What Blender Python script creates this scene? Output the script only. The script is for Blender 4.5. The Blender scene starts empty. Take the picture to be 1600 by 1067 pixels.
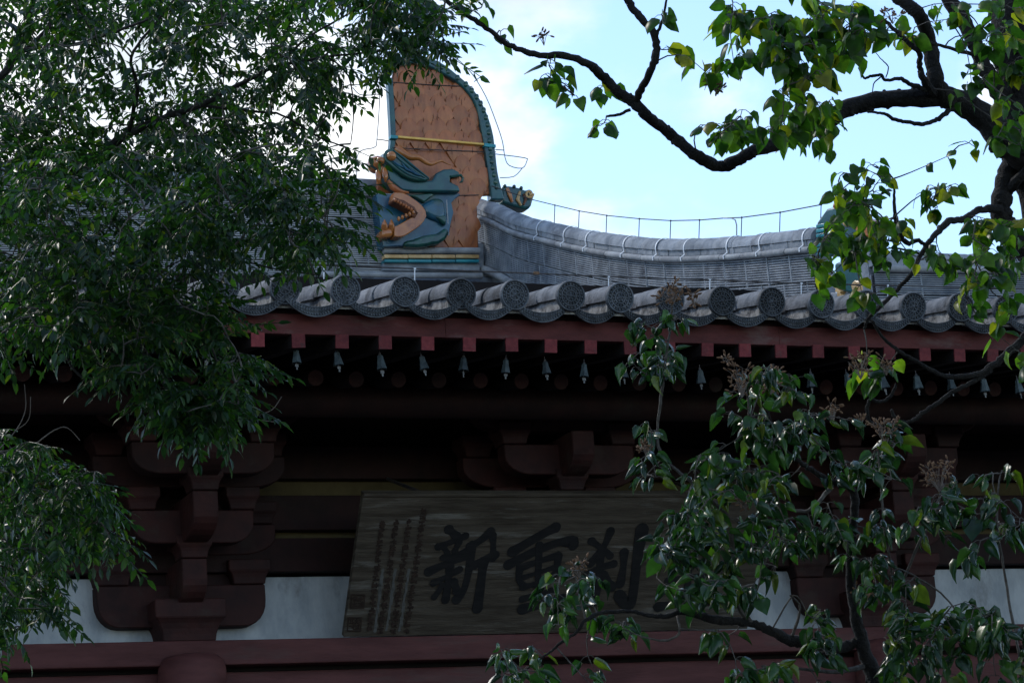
import bpy, bmesh, math, random
import numpy as np
from mathutils import Vector, Matrix, noise
random.seed(7)
sc = bpy.context.scene
rad = math.radians

# ------------------------------------------------------------------ camera, world, sun
F_PX = 4500.0
YAW, PITCH, ROLL = rad(23.4), rad(14.0), rad(4.7)
CAM = Vector((0, 0, 1.6))
FW = Vector((math.sin(YAW)*math.cos(PITCH), math.cos(YAW)*math.cos(PITCH), math.sin(PITCH)))
r0 = Vector((math.cos(YAW), -math.sin(YAW), 0))
u0 = r0.cross(FW)
RT = r0*math.cos(ROLL) - u0*math.sin(ROLL)
UP = u0*math.cos(ROLL) + r0*math.sin(ROLL)
cd = bpy.data.cameras.new('camera'); cam = bpy.data.objects.new('camera', cd)
sc.collection.objects.link(cam); sc.camera = cam
m = Matrix((RT, UP, -FW)).transposed().to_4x4(); m.translation = CAM
cam.matrix_world = m
cd.sensor_width = 36; cd.lens = 36*F_PX/1600; cd.clip_start = .1; cd.clip_end = 3000

SUN_AZ, SUN_EL = rad(-28), rad(44)          # azimuth from +Y towards +X: behind the hall, to the left
sc.view_settings.view_transform = 'Standard'; sc.view_settings.look = 'None'
sc.view_settings.exposure = 0.9; sc.view_settings.gamma = 1
sc.view_settings.use_curve_mapping = False
w = bpy.data.worlds.new('World'); sc.world = w; w.use_nodes = True
nt = w.node_tree; nt.nodes.clear()
N = nt.nodes.new; L = nt.links.new
out = N('ShaderNodeOutputWorld'); bg = N('ShaderNodeBackground'); L(bg.outputs[0], out.inputs[0])
bg.inputs[1].default_value = 0.15
sky = N('ShaderNodeTexSky'); sky.sky_type = 'NISHITA'; sky.sun_disc = False
sky.sun_elevation = SUN_EL; sky.sun_rotation = SUN_AZ; sky.air_density = 1.0; sky.dust_density = 0.15; sky.ozone_density = 2.0
tc = N('ShaderNodeTexCoord'); mp = N('ShaderNodeMapping'); L(tc.outputs['Generated'], mp.inputs[0])
mp.inputs['Location'].default_value = (0.35, 0.1, 0.0); mp.inputs['Scale'].default_value = (1, 1, 1.7)
nz = N('ShaderNodeTexNoise'); nz.inputs['Scale'].default_value = 6.5; nz.inputs['Detail'].default_value = 7; nz.inputs['Roughness'].default_value = .52
L(mp.outputs[0], nz.inputs['Vector'])
# cloud cover thins away from the sun, as the broken cloud in the photograph does
sd = N('ShaderNodeVectorMath'); sd.operation = 'DOT_PRODUCT'; L(tc.outputs['Generated'], sd.inputs[0])
sd.inputs[1].default_value = (math.sin(rad(8))*math.cos(rad(24)), math.cos(rad(8))*math.cos(rad(24)), math.sin(rad(24)))
ma = N('ShaderNodeMapRange'); ma.inputs[1].default_value = .955; ma.inputs[2].default_value = 1.0
ma.inputs[3].default_value = 0.0; ma.inputs[4].default_value = .285; L(sd.outputs['Value'], ma.inputs[0])
ad = N('ShaderNodeMath'); ad.operation = 'ADD'; L(nz.outputs['Fac'], ad.inputs[0]); L(ma.outputs[0], ad.inputs[1])
cr = N('ShaderNodeMapRange'); cr.interpolation_type = 'SMOOTHSTEP'; cr.inputs[1].default_value = .535; cr.inputs[2].default_value = .665
L(ad.outputs[0], cr.inputs[0])
mx = N('ShaderNodeMix'); mx.data_type = 'RGBA'; L(cr.outputs[0], mx.inputs['Factor']); L(sky.outputs[0], mx.inputs['A'])
n2 = N('ShaderNodeTexNoise'); n2.inputs['Scale'].default_value = 11; n2.inputs['Detail'].default_value = 6; L(mp.outputs[0], n2.inputs['Vector'])
c2_ = N('ShaderNodeMapRange'); c2_.inputs[1].default_value = .32; c2_.inputs[2].default_value = .68; L(n2.outputs['Fac'], c2_.inputs[0])
cm = N('ShaderNodeMix'); cm.data_type = 'RGBA'; L(c2_.outputs[0], cm.inputs['Factor']); cm.inputs['A'].default_value = (3.0, 3.35, 3.75, 1); cm.inputs['B'].default_value = (5.6, 5.7, 5.8, 1)
L(cm.outputs['Result'], mx.inputs['B']); L(mx.outputs['Result'], bg.inputs[0])

sl = bpy.data.lights.new('sun', 'SUN'); so = bpy.data.objects.new('sun', sl); sc.collection.objects.link(so)
sl.energy = 1.1; sl.angle = rad(11); sl.color = (1, .95, .86)
sdv = Vector((math.sin(SUN_AZ)*math.cos(SUN_EL), math.cos(SUN_AZ)*math.cos(SUN_EL), math.sin(SUN_EL)))
so.rotation_euler = sdv.to_track_quat('Z', 'Y').to_euler()

# ------------------------------------------------------------------ projection helpers (pixel of the 1600 px photograph -> point in the place)
def ray(px, py): return FW + RT*((px-800)/F_PX) - UP*((py-533.5)/F_PX)
def atY(px, py, Y): d = ray(px, py); return CAM + d*(Y/d.y)
def atX(px, py, X): d = ray(px, py); return CAM + d*(X/d.x)
def atD(px, py, D): return CAM + ray(px, py)*D

# ------------------------------------------------------------------ materials
def mat(name, c1, c2=None, scale=8, rough=.8, bump=0.0, bscale=None, c3=None, stretch=None, spec=.3, coat=0, thr=(.38, .62), detail=6, thr3=(.56, .68), metal=0, random_v=0.0):
    mt = bpy.data.materials.new(name); mt.use_nodes = True
    t = mt.node_tree; b = t.nodes['Principled BSDF']
    b.inputs['Roughness'].default_value = rough; b.inputs['Specular IOR Level'].default_value = spec
    b.inputs['Coat Weight'].default_value = coat; b.inputs['Coat Roughness'].default_value = .12; b.inputs['Metallic'].default_value = metal
    n = t.nodes.new; l = t.links.new
    co = n('ShaderNodeTexCoord'); mpn = n('ShaderNodeMapping')
    ge = n('ShaderNodeNewGeometry')
    l(ge.outputs['Position'], mpn.inputs[0])
    if stretch: mpn.inputs['Scale'].default_value = stretch
    cur = None
    if c2 is None:
        rg = n('ShaderNodeRGB'); rg.outputs[0].default_value = (*c1, 1); cur = rg.outputs[0]
    else:
        a = n('ShaderNodeTexNoise'); a.inputs['Scale'].default_value = scale; a.inputs['Detail'].default_value = detail; a.inputs['Roughness'].default_value = .62
        l(mpn.outputs[0], a.inputs['Vector'])
        r = n('ShaderNodeMapRange'); r.inputs[1].default_value = thr[0]; r.inputs[2].default_value = thr[1]; l(a.outputs['Fac'], r.inputs[0])
        x = n('ShaderNodeMix'); x.data_type = 'RGBA'; l(r.outputs[0], x.inputs['Factor'])
        x.inputs['A'].default_value = (*c1, 1); x.inputs['B'].default_value = (*c2, 1); cur = x.outputs['Result']
    if c3 is not None:
        a = n('ShaderNodeTexNoise'); a.inputs['Scale'].default_value = scale*.43; a.inputs['Detail'].default_value = 8; a.inputs['Roughness'].default_value = .7
        ofs = n('ShaderNodeVectorMath'); ofs.operation = 'ADD'; ofs.inputs[1].default_value = (7.3, 2.1, 4.4); l(mpn.outputs[0], ofs.inputs[0]); l(ofs.outputs[0], a.inputs['Vector'])
        r = n('ShaderNodeMapRange'); r.inputs[1].default_value = thr3[0]; r.inputs[2].default_value = thr3[1]; l(a.outputs['Fac'], r.inputs[0])
        x = n('ShaderNodeMix'); x.data_type = 'RGBA'; l(r.outputs[0], x.inputs['Factor']); l(cur, x.inputs['A']); x.inputs['B'].default_value = (*c3, 1); cur = x.outputs['Result']
    if random_v:
        oi = n('ShaderNodeObjectInfo'); r = n('ShaderNodeMapRange'); r.inputs[3].default_value = 1-random_v; r.inputs[4].default_value = 1+random_v; l(oi.outputs['Random'], r.inputs[0])
        x = n('ShaderNodeVectorMath'); x.operation = 'SCALE'; l(cur, x.inputs[0]); l(r.outputs[0], x.inputs['Scale']); cur = x.outputs[0]
    l(cur, b.inputs['Base Color'])
    if bump:
        a = n('ShaderNodeTexNoise'); a.inputs['Scale'].default_value = bscale or scale*4; a.inputs['Detail'].default_value = 5
        l(mpn.outputs[0], a.inputs['Vector'])
        bp = n('ShaderNodeBump'); bp.inputs['Strength'].default_value = bump; bp.inputs['Distance'].default_value = .01
        l(a.outputs['Fac'], bp.inputs['Height']); l(bp.outputs[0], b.inputs['Normal'])
    return mt
M = {}
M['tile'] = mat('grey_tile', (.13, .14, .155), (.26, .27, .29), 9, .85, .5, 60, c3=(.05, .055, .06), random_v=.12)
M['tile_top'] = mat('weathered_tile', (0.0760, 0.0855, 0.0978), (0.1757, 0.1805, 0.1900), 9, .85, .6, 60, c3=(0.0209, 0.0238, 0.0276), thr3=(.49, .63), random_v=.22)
M['disc'] = mat('tile_end', (.042, .049, .057), (.095, .105, .118), 20, .7, .4, 90, c3=(.022, .025, .03), random_v=.35)
M['ridge'] = mat('ridge_tile', (.15, .17, .195), (.30, .32, .345), 6, .85, .4, 50, c3=(.09, .10, .12), random_v=.13)
M['ridge_l'] = mat('ridge_tile_dusty', (.20, .205, .215), (.33, .34, .345), 6, .85, .4, 50, random_v=.1)
M['mortar'] = mat('lime_mortar', (.19, .18, .17), (.36, .35, .33), 18, .9, .8, 60, c3=(.05, .05, .052), thr3=(.48, .62))
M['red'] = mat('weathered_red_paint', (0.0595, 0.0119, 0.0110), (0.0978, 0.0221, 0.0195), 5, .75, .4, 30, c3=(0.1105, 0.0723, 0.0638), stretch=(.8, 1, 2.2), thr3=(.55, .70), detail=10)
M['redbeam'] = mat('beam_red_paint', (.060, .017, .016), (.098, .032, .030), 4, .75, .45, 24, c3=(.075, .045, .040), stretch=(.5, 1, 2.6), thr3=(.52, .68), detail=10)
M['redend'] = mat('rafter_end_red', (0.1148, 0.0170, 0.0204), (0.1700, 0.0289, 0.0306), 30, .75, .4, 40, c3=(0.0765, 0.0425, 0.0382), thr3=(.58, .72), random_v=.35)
M['darkred'] = mat('dark_red_paint', (.010, .0032, .0028), (.020, .006, .005), 5, .8, .4, 30, c3=(.018, .012, .010))  # near-black red for purlins, upper beams and other under-eave timber
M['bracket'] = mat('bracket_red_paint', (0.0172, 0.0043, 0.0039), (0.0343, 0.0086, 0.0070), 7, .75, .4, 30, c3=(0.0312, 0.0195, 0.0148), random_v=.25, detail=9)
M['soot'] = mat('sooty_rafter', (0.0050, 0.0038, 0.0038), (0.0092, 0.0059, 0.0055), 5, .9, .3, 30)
M['ochre'] = mat('ochre_panel', (0.0640, 0.0480, 0.0180), (0.0880, 0.0680, 0.0280), 6, .85, .2, 30, c3=(0.0320, 0.0240, 0.0120))
M['plaster'] = mat('lime_plaster', (.27, .295, .315), (.41, .43, .445), 3.2, .9, .5, 30, c3=(.14, .14, .14), stretch=(1.6, 1, .8), thr3=(.54, .70), detail=13)
M['dust'] = mat('pale_dust', (.20, .17, .16), (.30, .26, .25), 30, .95)
M['teal'] = mat('teal_glaze', (0.0060, 0.0510, 0.0630), (0.0120, 0.0840, 0.0810), 9, .28, .25, 20, c3=(0.0072, 0.0300, 0.0300), spec=.4, coat=.3)
M['blue'] = mat('blue_glaze', (0.0084, 0.0525, 0.0980), (0.0140, 0.0910, 0.1400), 7, .25, .25, 20, c3=(0.0210, 0.0630, 0.0420), spec=.4, coat=.3)
M['deepgreen'] = mat('green_glaze', (0.0048, 0.0400, 0.0360), (0.0096, 0.0720, 0.0480), 14, .22, .2, 30, spec=.4, coat=.3)
M['amber'] = mat('amber_glaze', (.285, .088, .030), (.40, .135, .045), 7, .34, .22, 26, c3=(.17, .052, .02), spec=.35, coat=.12, random_v=.12, stretch=(2.0, 1, .7), thr3=(.58, .72))
M['amberdark'] = mat('dark_amber_glaze', (.10, .035, .018), (.17, .06, .025), 12, .5, .2, 30, stretch=(3, 1, .5))
M['horn'] = mat('amber_horn_glaze', (.32, .095, .016), (.42, .15, .030), 9, .2, .15, 20, c3=(.20, .055, .012), spec=.45, coat=.45)
M['yellow'] = mat('yellow_glaze', (.62, .36, .06), (.75, .47, .12), 12, .35, .1, 30, spec=.3, coat=.1, random_v=.1)
M['straw'] = mat('straw_glaze', (.45, .27, .10), (.62, .42, .20), 14, .35, .1, 30, spec=.3, coat=.1, random_v=.15)
M['cyan'] = mat('cyan_glaze', (0.0160, 0.1760, 0.2160), (0.0280, 0.2400, 0.2640), 12, .3, .1, 30, spec=.3, coat=.1, random_v=.2)
M['jointm'] = mat('grey_joint', (.25, .27, .29), (.36, .38, .40), 30, .9)
M['joint_l'] = mat('pale_joint', (.17, .19, .21), (.27, .29, .31), 30, .9)
M['board'] = mat('weathered_board', (.036, .027, .018), (.070, .056, .041), 3.0, .8, .6, 20, c3=(.17, .16, .14), stretch=(1.0, 2.5, 12), thr=(.38, .60), thr3=(.55, .70), detail=13)
M['ink'] = mat('worn_black_lacquer', (.0075, .0075, .008), (.014, .013, .013), 10, .75, spec=.2, c3=(.03, .027, .023), thr3=(.60, .72), stretch=(1, 2, 5))
M['inkbrown'] = mat('faded_ink', (0.0168, 0.0102, 0.0072), (0.0360, 0.0210, 0.0150), 40, .9)
M['boardpale'] = mat('bleached_wood', (0.0714, 0.0693, 0.0630), (0.1008, 0.0987, 0.0924), 9, .9, stretch=(2, 3, 5))
M['bronze'] = mat('bell_bronze', (0.0224, 0.0322, 0.0336), (0.0455, 0.0602, 0.0602), 25, .5, .2, 60, metal=.2, random_v=.45)
M['iron'] = mat('dark_iron', (.03, .03, .033), (.06, .05, .045), 40, .7)
M['steel'] = mat('galvanised_wire', (.30, .31, .32), (.42, .43, .44), 30, .6, metal=.3)
M['bellclap'] = mat('weathered_zinc', (.10, .10, .10), (.18, .18, .17), 30, .7)
M['strap'] = mat('pale_strap', (.55, .58, .62), (.68, .70, .72), 30, .6)
M['bark'] = mat('lilac_bark', (.0075, .0065, .006), (.018, .016, .014), 22, .9, 1.0, 90, c3=(.035, .033, .030), thr3=(.62, .76))
M['twig'] = mat('twig_bark', (0.0490, 0.0420, 0.0350), (0.1050, 0.0945, 0.0840), 40, .85, .4, 200)
M['bark2'] = mat('scholar_tree_bark', (0.0120, 0.0108, 0.0096), (0.0300, 0.0270, 0.0228), 20, .9, .8, 90)
M['deadtwig'] = mat('dead_twig', (0.1200, 0.0950, 0.0800), (0.1900, 0.1550, 0.1300), 40, .85)
M['seed'] = mat('dry_seed_capsule', (.085, .042, .020), (.19, .11, .062), 60, .8)
M['paving'] = mat('courtyard_paving', (0.0420, 0.0420, 0.0412), (0.0672, 0.0664, 0.0630), 1.2, .9, .3, 12)

def leafmat(name, dark, mid, light, yellow, rough, trans, ymin):
    mt = bpy.data.materials.new(name); mt.use_nodes = True; t = mt.node_tree; t.nodes.clear()
    n = t.nodes.new; l = t.links.new
    o = n('ShaderNodeOutputMaterial'); ge = n('ShaderNodeNewGeometry'); oi = n('ShaderNodeObjectInfo')
    a = n('ShaderNodeMath'); a.operation = 'ADD'; l(ge.outputs['Random Per Island'], a.inputs[0]); l(oi.outputs['Random'], a.inputs[1])
    f = n('ShaderNodeMath'); f.operation = 'FRACT'; l(a.outputs[0], f.inputs[0])
    r = n('ShaderNodeValToRGB'); l(f.outputs[0], r.inputs[0]); e = r.color_ramp.elements
    e[0].position = 0; e[0].color = (*dark, 1); e[1].position = .5; e[1].color = (*mid, 1)
    x = e.new(ymin-.03); x.color = (*light, 1); x = e.new(ymin+.02); x.color = (*yellow, 1)
    tx = n('ShaderNodeTexNoise'); tx.inputs['Scale'].default_value = 45; l(ge.outputs['Position'], tx.inputs['Vector'])
    mr = n('ShaderNodeMapRange'); mr.inputs[1].default_value = .3; mr.inputs[2].default_value = .7; mr.inputs[3].default_value = .75; mr.inputs[4].default_value = 1.25; l(tx.outputs['Fac'], mr.inputs[0])
    sc_ = n('ShaderNodeVectorMath'); sc_.operation = 'SCALE'; l(r.outputs[0], sc_.inputs[0]); l(mr.outputs[0], sc_.inputs['Scale'])
    b = n('ShaderNodeBsdfPrincipled'); b.inputs['Roughness'].default_value = rough; b.inputs['Specular IOR Level'].default_value = .42
    l(sc_.outputs[0], b.inputs['Base Color'])
    tr = n('ShaderNodeBsdfTranslucent'); g = n('ShaderNodeVectorMath'); g.operation = 'MULTIPLY'; g.inputs[1].default_value = (2.2, 2.9, .9)
    l(sc_.outputs[0], g.inputs[0]); l(g.outputs[0], tr.inputs[0])
    mxs = n('ShaderNodeMixShader'); mxs.inputs[0].default_value = trans; l(b.outputs[0], mxs.inputs[1]); l(tr.outputs[0], mxs.inputs[2]); l(mxs.outputs[0], o.inputs[0])
    return mt
M['leafA'] = leafmat('pinnate_leaf', (.006, .020, .009), (.011, .032, .010), (.026, .062, .009), (.055, .075, .010), .34, .45, .94)
M['leafB'] = leafmat('lilac_leaf', (.008, .026, .011), (.014, .042, .013), (.030, .078, .012), (.075, .10, .010), .27, .26, .93)
M['leafC'] = leafmat('lilac_leaf_autumn', (.012, .036, .009), (.026, .062, .010), (.055, .10, .010), (.15, .14, .014), .34, .62, .88)

# ------------------------------------------------------------------ mesh building
C = sc.collection
class MB:
    def __init__(s): s.v = []; s.f = []; s.mi = []
    def add(s, vs, fs, mi=0):
        k = len(s.v); s.v += [tuple(v) for v in vs]; s.f += [tuple(i+k for i in f) for f in fs]; s.mi += [mi]*len(fs)
    def box(s, c, d, mi=0, rot=None):
        x, y, z = d[0]/2, d[1]/2, d[2]/2
        vs = [Vector((a*x, b*y, e*z)) for a in (-1, 1) for b in (-1, 1) for e in (-1, 1)]
        if rot is not None: vs = [rot @ v for v in vs]
        c = Vector(c); s.add([v+c for v in vs], [(0,1,3,2),(4,6,7,5),(0,4,5,1),(2,3,7,6),(0,2,6,4),(1,5,7,3)], mi)
    def hexa(s, lo, hi, mi=0):     # lo, hi: two quads of four corners each
        s.add(list(lo)+list(hi), [(0,3,2,1),(4,5,6,7),(0,1,5,4),(1,2,6,5),(2,3,7,6),(3,0,4,7)], mi)
    def tube(s, pts, rr, n=8, mi=0, cap=True):
        pts = [Vector(p) for p in pts]
        if not isinstance(rr, (list, tuple)): rr = [rr]*len(pts)
        vs = []; prev = None
        for i, p in enumerate(pts):
            d = (pts[min(i+1, len(pts)-1)] - pts[max(i-1, 0)])
            if d.length < 1e-9: d = Vector((0, 0, 1))
            d.normalize()
            if prev is None:
                a = d.orthogonal().normalized()
            else:
                a = (prev - d*prev.dot(d)); a = a.normalized() if a.length > 1e-6 else d.orthogonal().normalized()
            prev = a; b = d.cross(a)
            for k in range(n):
                t = 2*math.pi*k/n; vs.append(p + (a*math.cos(t)+b*math.sin(t))*rr[i])
        fs = [(i*n+k, i*n+(k+1) % n, (i+1)*n+(k+1) % n, (i+1)*n+k) for i in range(len(pts)-1) for k in range(n)]
        if cap: fs += [tuple(range(n))[::-1], tuple((len(pts)-1)*n+k for k in range(n))]
        s.add(vs, fs, mi)
    def prism(s, poly, dvec, mi=0):      # poly: 3D points, extruded by dvec
        n = len(poly); d = Vector(dvec)
        vs = [Vector(p) for p in poly] + [Vector(p)+d for p in poly]
        s.add(vs, [tuple(range(n)), tuple(range(2*n-1, n-1, -1))] + [(i, i+n, (i+1) % n+n, (i+1) % n) for i in range(n)], mi)
    def ball(s, c, r, nu=10, nv=7, mi=0, rot=None):
        if not hasattr(r, '__len__'): r = (r, r, r)
        c = Vector(c); vs = []
        for j in range(1, nv):
            t = math.pi*j/nv
            for i in range(nu):
                p = 2*math.pi*i/nu; q = Vector((r[0]*math.sin(t)*math.cos(p), r[1]*math.sin(t)*math.sin(p), r[2]*math.cos(t)))
                if rot is not None: q = rot @ q
                vs.append(c+q)
        top = Vector((0, 0, r[2])); 
        if rot is not None: top = rot @ top
        vs += [c+top, c-top]; a = len(vs)-2; b = a+1
        fs = [(j*nu+i, (j+1)*nu+i, (j+1)*nu+(i+1) % nu, j*nu+(i+1) % nu) for j in range(nv-2) for i in range(nu)]
        fs += [(a, i, (i+1) % nu) for i in range(nu)] + [(b, (nv-2)*nu+(i+1) % nu, (nv-2)*nu+i) for i in range(nu)]
        s.add(vs, fs, mi)
    def lathe(s, prof, n=24, mi=0, axis='z', c=(0, 0, 0)):   # prof: (radius, height)
        vs = []
        for r, h in prof:
            for k in range(n):
                t = 2*math.pi*k/n; x, y = r*math.cos(t), r*math.sin(t)
                vs.append(Vector((x, y, h) if axis == 'z' else (x, h, y))+Vector(c))
        fs = [(i*n+k, i*n+(k+1) % n, (i+1)*n+(k+1) % n, (i+1)*n+k) for i in range(len(prof)-1) for k in range(n)]
        if prof[0][0] > 1e-4: fs.append(tuple(range(n))[::-1])
        if prof[-1][0] > 1e-4: fs.append(tuple((len(prof)-1)*n+k for k in range(n)))
        s.add(vs, fs, mi)
    def mesh(s, name, mats, smooth=False):
        me = bpy.data.meshes.new(name); me.from_pydata(s.v, [], s.f)
        for m_ in (mats if isinstance(mats, (list, tuple)) else [mats]): me.materials.append(m_)
        if any(s.mi): me.polygons.foreach_set('material_index', s.mi)
        b = bmesh.new(); b.from_mesh(me); bmesh.ops.recalc_face_normals(b, faces=b.faces); b.to_mesh(me); b.free()
        if smooth:
            me.polygons.foreach_set('use_smooth', [True]*len(me.polygons))
            me.set_sharp_from_angle(angle=rad(38))
        return me
    def build(s, name, mats, parent=None, smooth=False, bevel=0, seg=2):
        o = link(name, s.mesh(name, mats, smooth), parent)
        if bevel:
            b = o.modifiers.new('bevel', 'BEVEL'); b.width = bevel; b.segments = seg; b.limit_method = 'ANGLE'; b.angle_limit = rad(35)
        return o
ORG = {}
def link(name, me, parent=None):          # mesh in world coordinates, below its thing
    o = bpy.data.objects.new(name, me); C.objects.link(o)
    if parent is not None:
        o.parent = parent; o.location = -ORG[parent.name]; ORG[o.name] = Vector((0, 0, 0))
        ORG[o.name] = Vector((0, 0, 0))
    return o
def place(name, me, parent, loc, rot=(0, 0, 0), scale=(1, 1, 1)):   # shared mesh in its own coordinates
    o = bpy.data.objects.new(name, me); C.objects.link(o)
    base = ORG[parent.name] if parent is not None else Vector((0, 0, 0))
    o.parent = parent; o.location = Vector(loc)-base
    o.rotation_euler = rot; o.scale = scale
    return o
def sub(name, me, parent):                # child in the local frame of a placed part
    o = bpy.data.objects.new(name, me); C.objects.link(o); o.parent = parent; return o
def tag(o, label=None, cat=None, group=None, kind=None):
    if label: o['label'] = label
    if cat: o['category'] = cat
    if group: o['group'] = group
    if kind: o['kind'] = kind
    return o
def thing(name, loc, label=None, cat=None, group=None, parent=None):
    o = bpy.data.objects.new(name, None); C.objects.link(o); o.empty_display_size = .1
    loc = Vector(loc)
    if parent is not None: o.parent = parent; o.location = loc-ORG[parent.name]
    else: o.location = loc
    ORG[o.name] = loc
    return tag(o, label, cat, group)

# ------------------------------------------------------------------ ground
g = MB(); g.add([(-600, -600, 0), (600, -600, 0), (600, 600, 0), (-600, 600, 0)], [(0, 1, 2, 3)])
tag(g.build('ground', M['paving']), kind='structure')

# ------------------------------------------------------------------ the hall
YE = 14.61; ZE = 5.845                # front edge of the eave tiles, centre of the round tile ends
YW = YE+2.15                          # wall plane
SL = rad(10)
hall = thing('temple_hall', (7, YW, 0), 'old timber temple hall with grey tiled roof, red beams and brackets', 'temple')
X0, X1 = 2.6, 10.9

# roof surface behind the first two courses, concave, up to the main ridge
YR = YE+7.5
def roof_z(y): t = (y-YE)/7.5; return ZE-.10 + 7.5*(math.tan(SL)*t + .138*t*t)
rb = MB(); ny = 24; xs = []; x = X0-1.5
prof = []
PITCHX = .335
nx = int((X1+2.5-(X0-1.5))/PITCHX*8)
for i in range(nx+1):
    X = X0-1.5 + i*PITCHX/8; t = (i % 8)/8
    dz = .075*max(0, math.sin(math.pi*(t)*2)) if t < .5 else -.03*math.sin(math.pi*(t-.5)*2)
    xs.append((X, dz))
vs = []
for j in range(ny+1):
    y = YE+.62 + (YR-YE-.62)*j/ny
    for X, dz in xs: vs.append((X, y, roof_z(y)-.02+dz))
fs = [(j*(nx+1)+i, j*(nx+1)+i+1, (j+1)*(nx+1)+i+1, (j+1)*(nx+1)+i) for j in range(ny) for i in range(nx)]
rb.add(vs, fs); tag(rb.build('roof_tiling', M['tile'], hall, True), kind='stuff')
# rear slope and boarding under the roof
bk = MB()
for k in range(10):
    ya, yb = YE+.15+(YR-YE-.15)*k/10, YE+.15+(YR-YE-.15)*(k+1)/10
    bk.hexa([(X0-1.5, ya, roof_z(ya)-.16), (X1+2.5, ya, roof_z(ya)-.16), (X1+2.5, yb, roof_z(yb)-.16), (X0-1.5, yb, roof_z(yb)-.16)],
            [(X0-1.5, ya, roof_z(ya)-.12), (X1+2.5, ya, roof_z(ya)-.12), (X1+2.5, yb, roof_z(yb)-.12), (X0-1.5, yb, roof_z(yb)-.12)])
bk.hexa([(X0-1.5, YR, roof_z(YR)-.22), (X1+2.5, YR, roof_z(YR)-.22), (X1+2.5, YR+6, ZE), (X0-1.5, YR+6, ZE)],
        [(X0-1.5, YR, roof_z(YR)-.02), (X1+2.5, YR, roof_z(YR)-.02), (X1+2.5, YR+6, ZE+.2), (X0-1.5, YR+6, ZE+.2)])
bk.build('roof_boarding', M['soot'], hall)

# eave tile rows
DX = [350, 446, 540, 632, 720, 804, 890, 967, 1046, 1126, 1204, 1280, 1352, 1424, 1497, 1569]
rows = [atY(px, 466, YE).x for px in DX]
rows = [rows[0]-.352*k for k in (7, 6, 5, 4, 3, 2, 1)] + rows + [rows[-1]+.328*k for k in (1, 2, 3)]
R_C = .082
def cap_mesh(length=.315, r=R_C, n=14):
    b = MB(); vs = []
    for (y, rr) in ((0, r), (length*.97, r*.97), (length, r*.93)):
        for k in range(n+1):
            t = rad(-12) + rad(204)*k/n; vs.append((rr*math.cos(t), y, rr*math.sin(t)))
        for k in range(n+1):
            t = rad(-12) + rad(204)*(n-k)/n; vs.append(((rr-.016)*math.cos(t), y, (rr-.016)*math.sin(t)))
    q = 2*(n+1)
    fs = [(a*q+i, a*q+(i+1) % q, (a+1)*q+(i+1) % q, (a+1)*q+i) for a in range(2) for i in range(q)]
    for k in range(n): fs.append((k, k+1, q-2-k, q-1-k))
    b.add(vs, fs); return b.mesh('cap_tile', M['tile_top'], True)
def disc_mesh():
    b = MB(); R = .09
    b.lathe([(R-.004, .014), (R, .010), (R, -.010), (R-.003, -.018), (R-.010, -.018), (R-.014, -.004), (.062, -.004), (.060, -.013), (.054, -.013), (.052, -.003),
             (.037, -.003), (.035, -.013), (.029, -.013), (.027, -.004), (.014, -.008), (.0, -.020)], 28, axis='y')
    for k in range(22):
        t = 2*math.pi*k/22; b.box((.069*math.cos(t), -.008, .069*math.sin(t)), (.009, .014, .009))
    for k in range(16):
        t = 2*math.pi*k/16; b.box((.044*math.cos(t), -.007, .044*math.sin(t)), (.011, .014, .006), rot=Matrix.Rotation(-t, 3, 'Y'))
    for k in range(6):
        t = 2*math.pi*k/6; b.box((.020*math.cos(t), -.011, .020*math.sin(t)), (.012, .008, .007), rot=Matrix.Rotation(-t, 3, 'Y'))
    return b.mesh('end_disc', M['disc'], True)
CH = .168
def arc_z(x, zs, zc): return zc + (zs-zc)*(x/CH)**2
def drip_mesh():
    b = MB(); n = 14; X = [-CH+2*CH*k/n for k in range(n+1)]
    vs = []
    for y in (-.005, .34):
        for x in X: vs.append((x, y, arc_z(x, -.035, -.098)))
        for x in X[::-1]: vs.append((x, y, arc_z(x, -.05, -.113)))
    q = 2*(n+1); fs = [(i, (i+1) % q, q+(i+1) % q, q+i) for i in range(q)] + [(k, k+1, q-2-k, q-1-k) for k in range(n)]
    b.add(vs, fs, 0)
    def band(z0s, z0c, z1s, z1c, y0, y1):
        vs = []
        for y in (y0, y1):
            for x in X: vs.append((x, y, arc_z(x, z0s, z0c)))
            for x in X[::-1]: vs.append((x, y, arc_z(x, z1s, z1c)))
        b.add(vs, [(i, (i+1) % q, q+(i+1) % q, q+i) for i in range(q)] + [(k, k+1, q-2-k, q-1-k) for k in range(n)] + [(q+k, q+q-1-k, q+q-2-k, q+k+1) for k in range(n)], 1)
    band(-.034, -.094, -.062, -.150, -.022, -.006)
    band(-.034, -.094, -.037, -.099, -.030, -.0225)
    band(-.0455, -.119, -.0475, -.122, -.029, -.0225)
    band(-.0585, -.146, -.062, -.151, -.030, -.0225)
    for k in range(20):
        x = -CH*.84 + 2*CH*.84*k/19
        for (a, c_, tl) in ((-.0415, -.1095, .6), (-.0525, -.1335, -.6)):
            b.box((x, -.025, arc_z(x, a, c_)), (.0065, .014, .014), 1, Matrix.Rotation(tl, 3, 'Y'))
    return b.mesh('drip_tile', [M['tile_top'], M['disc']], True)
def pan_mesh():
    b = MB(); n = 10; X = [-CH+2*CH*k/n for k in range(n+1)]; vs = []
    for y in (0, .34):
        for x in X: vs.append((x, y, arc_z(x, -.03, -.088)))
        for x in X[::-1]: vs.append((x, y, arc_z(x, -.042, -.1)))
    q = 2*(n+1); b.add(vs, [(i, (i+1) % q, q+(i+1) % q, q+i) for i in range(q)] + [(k, k+1, q-2-k, q-1-k) for k in range(n)])
    return b.mesh('pan_tile', M['tile_top'], True)
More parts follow.
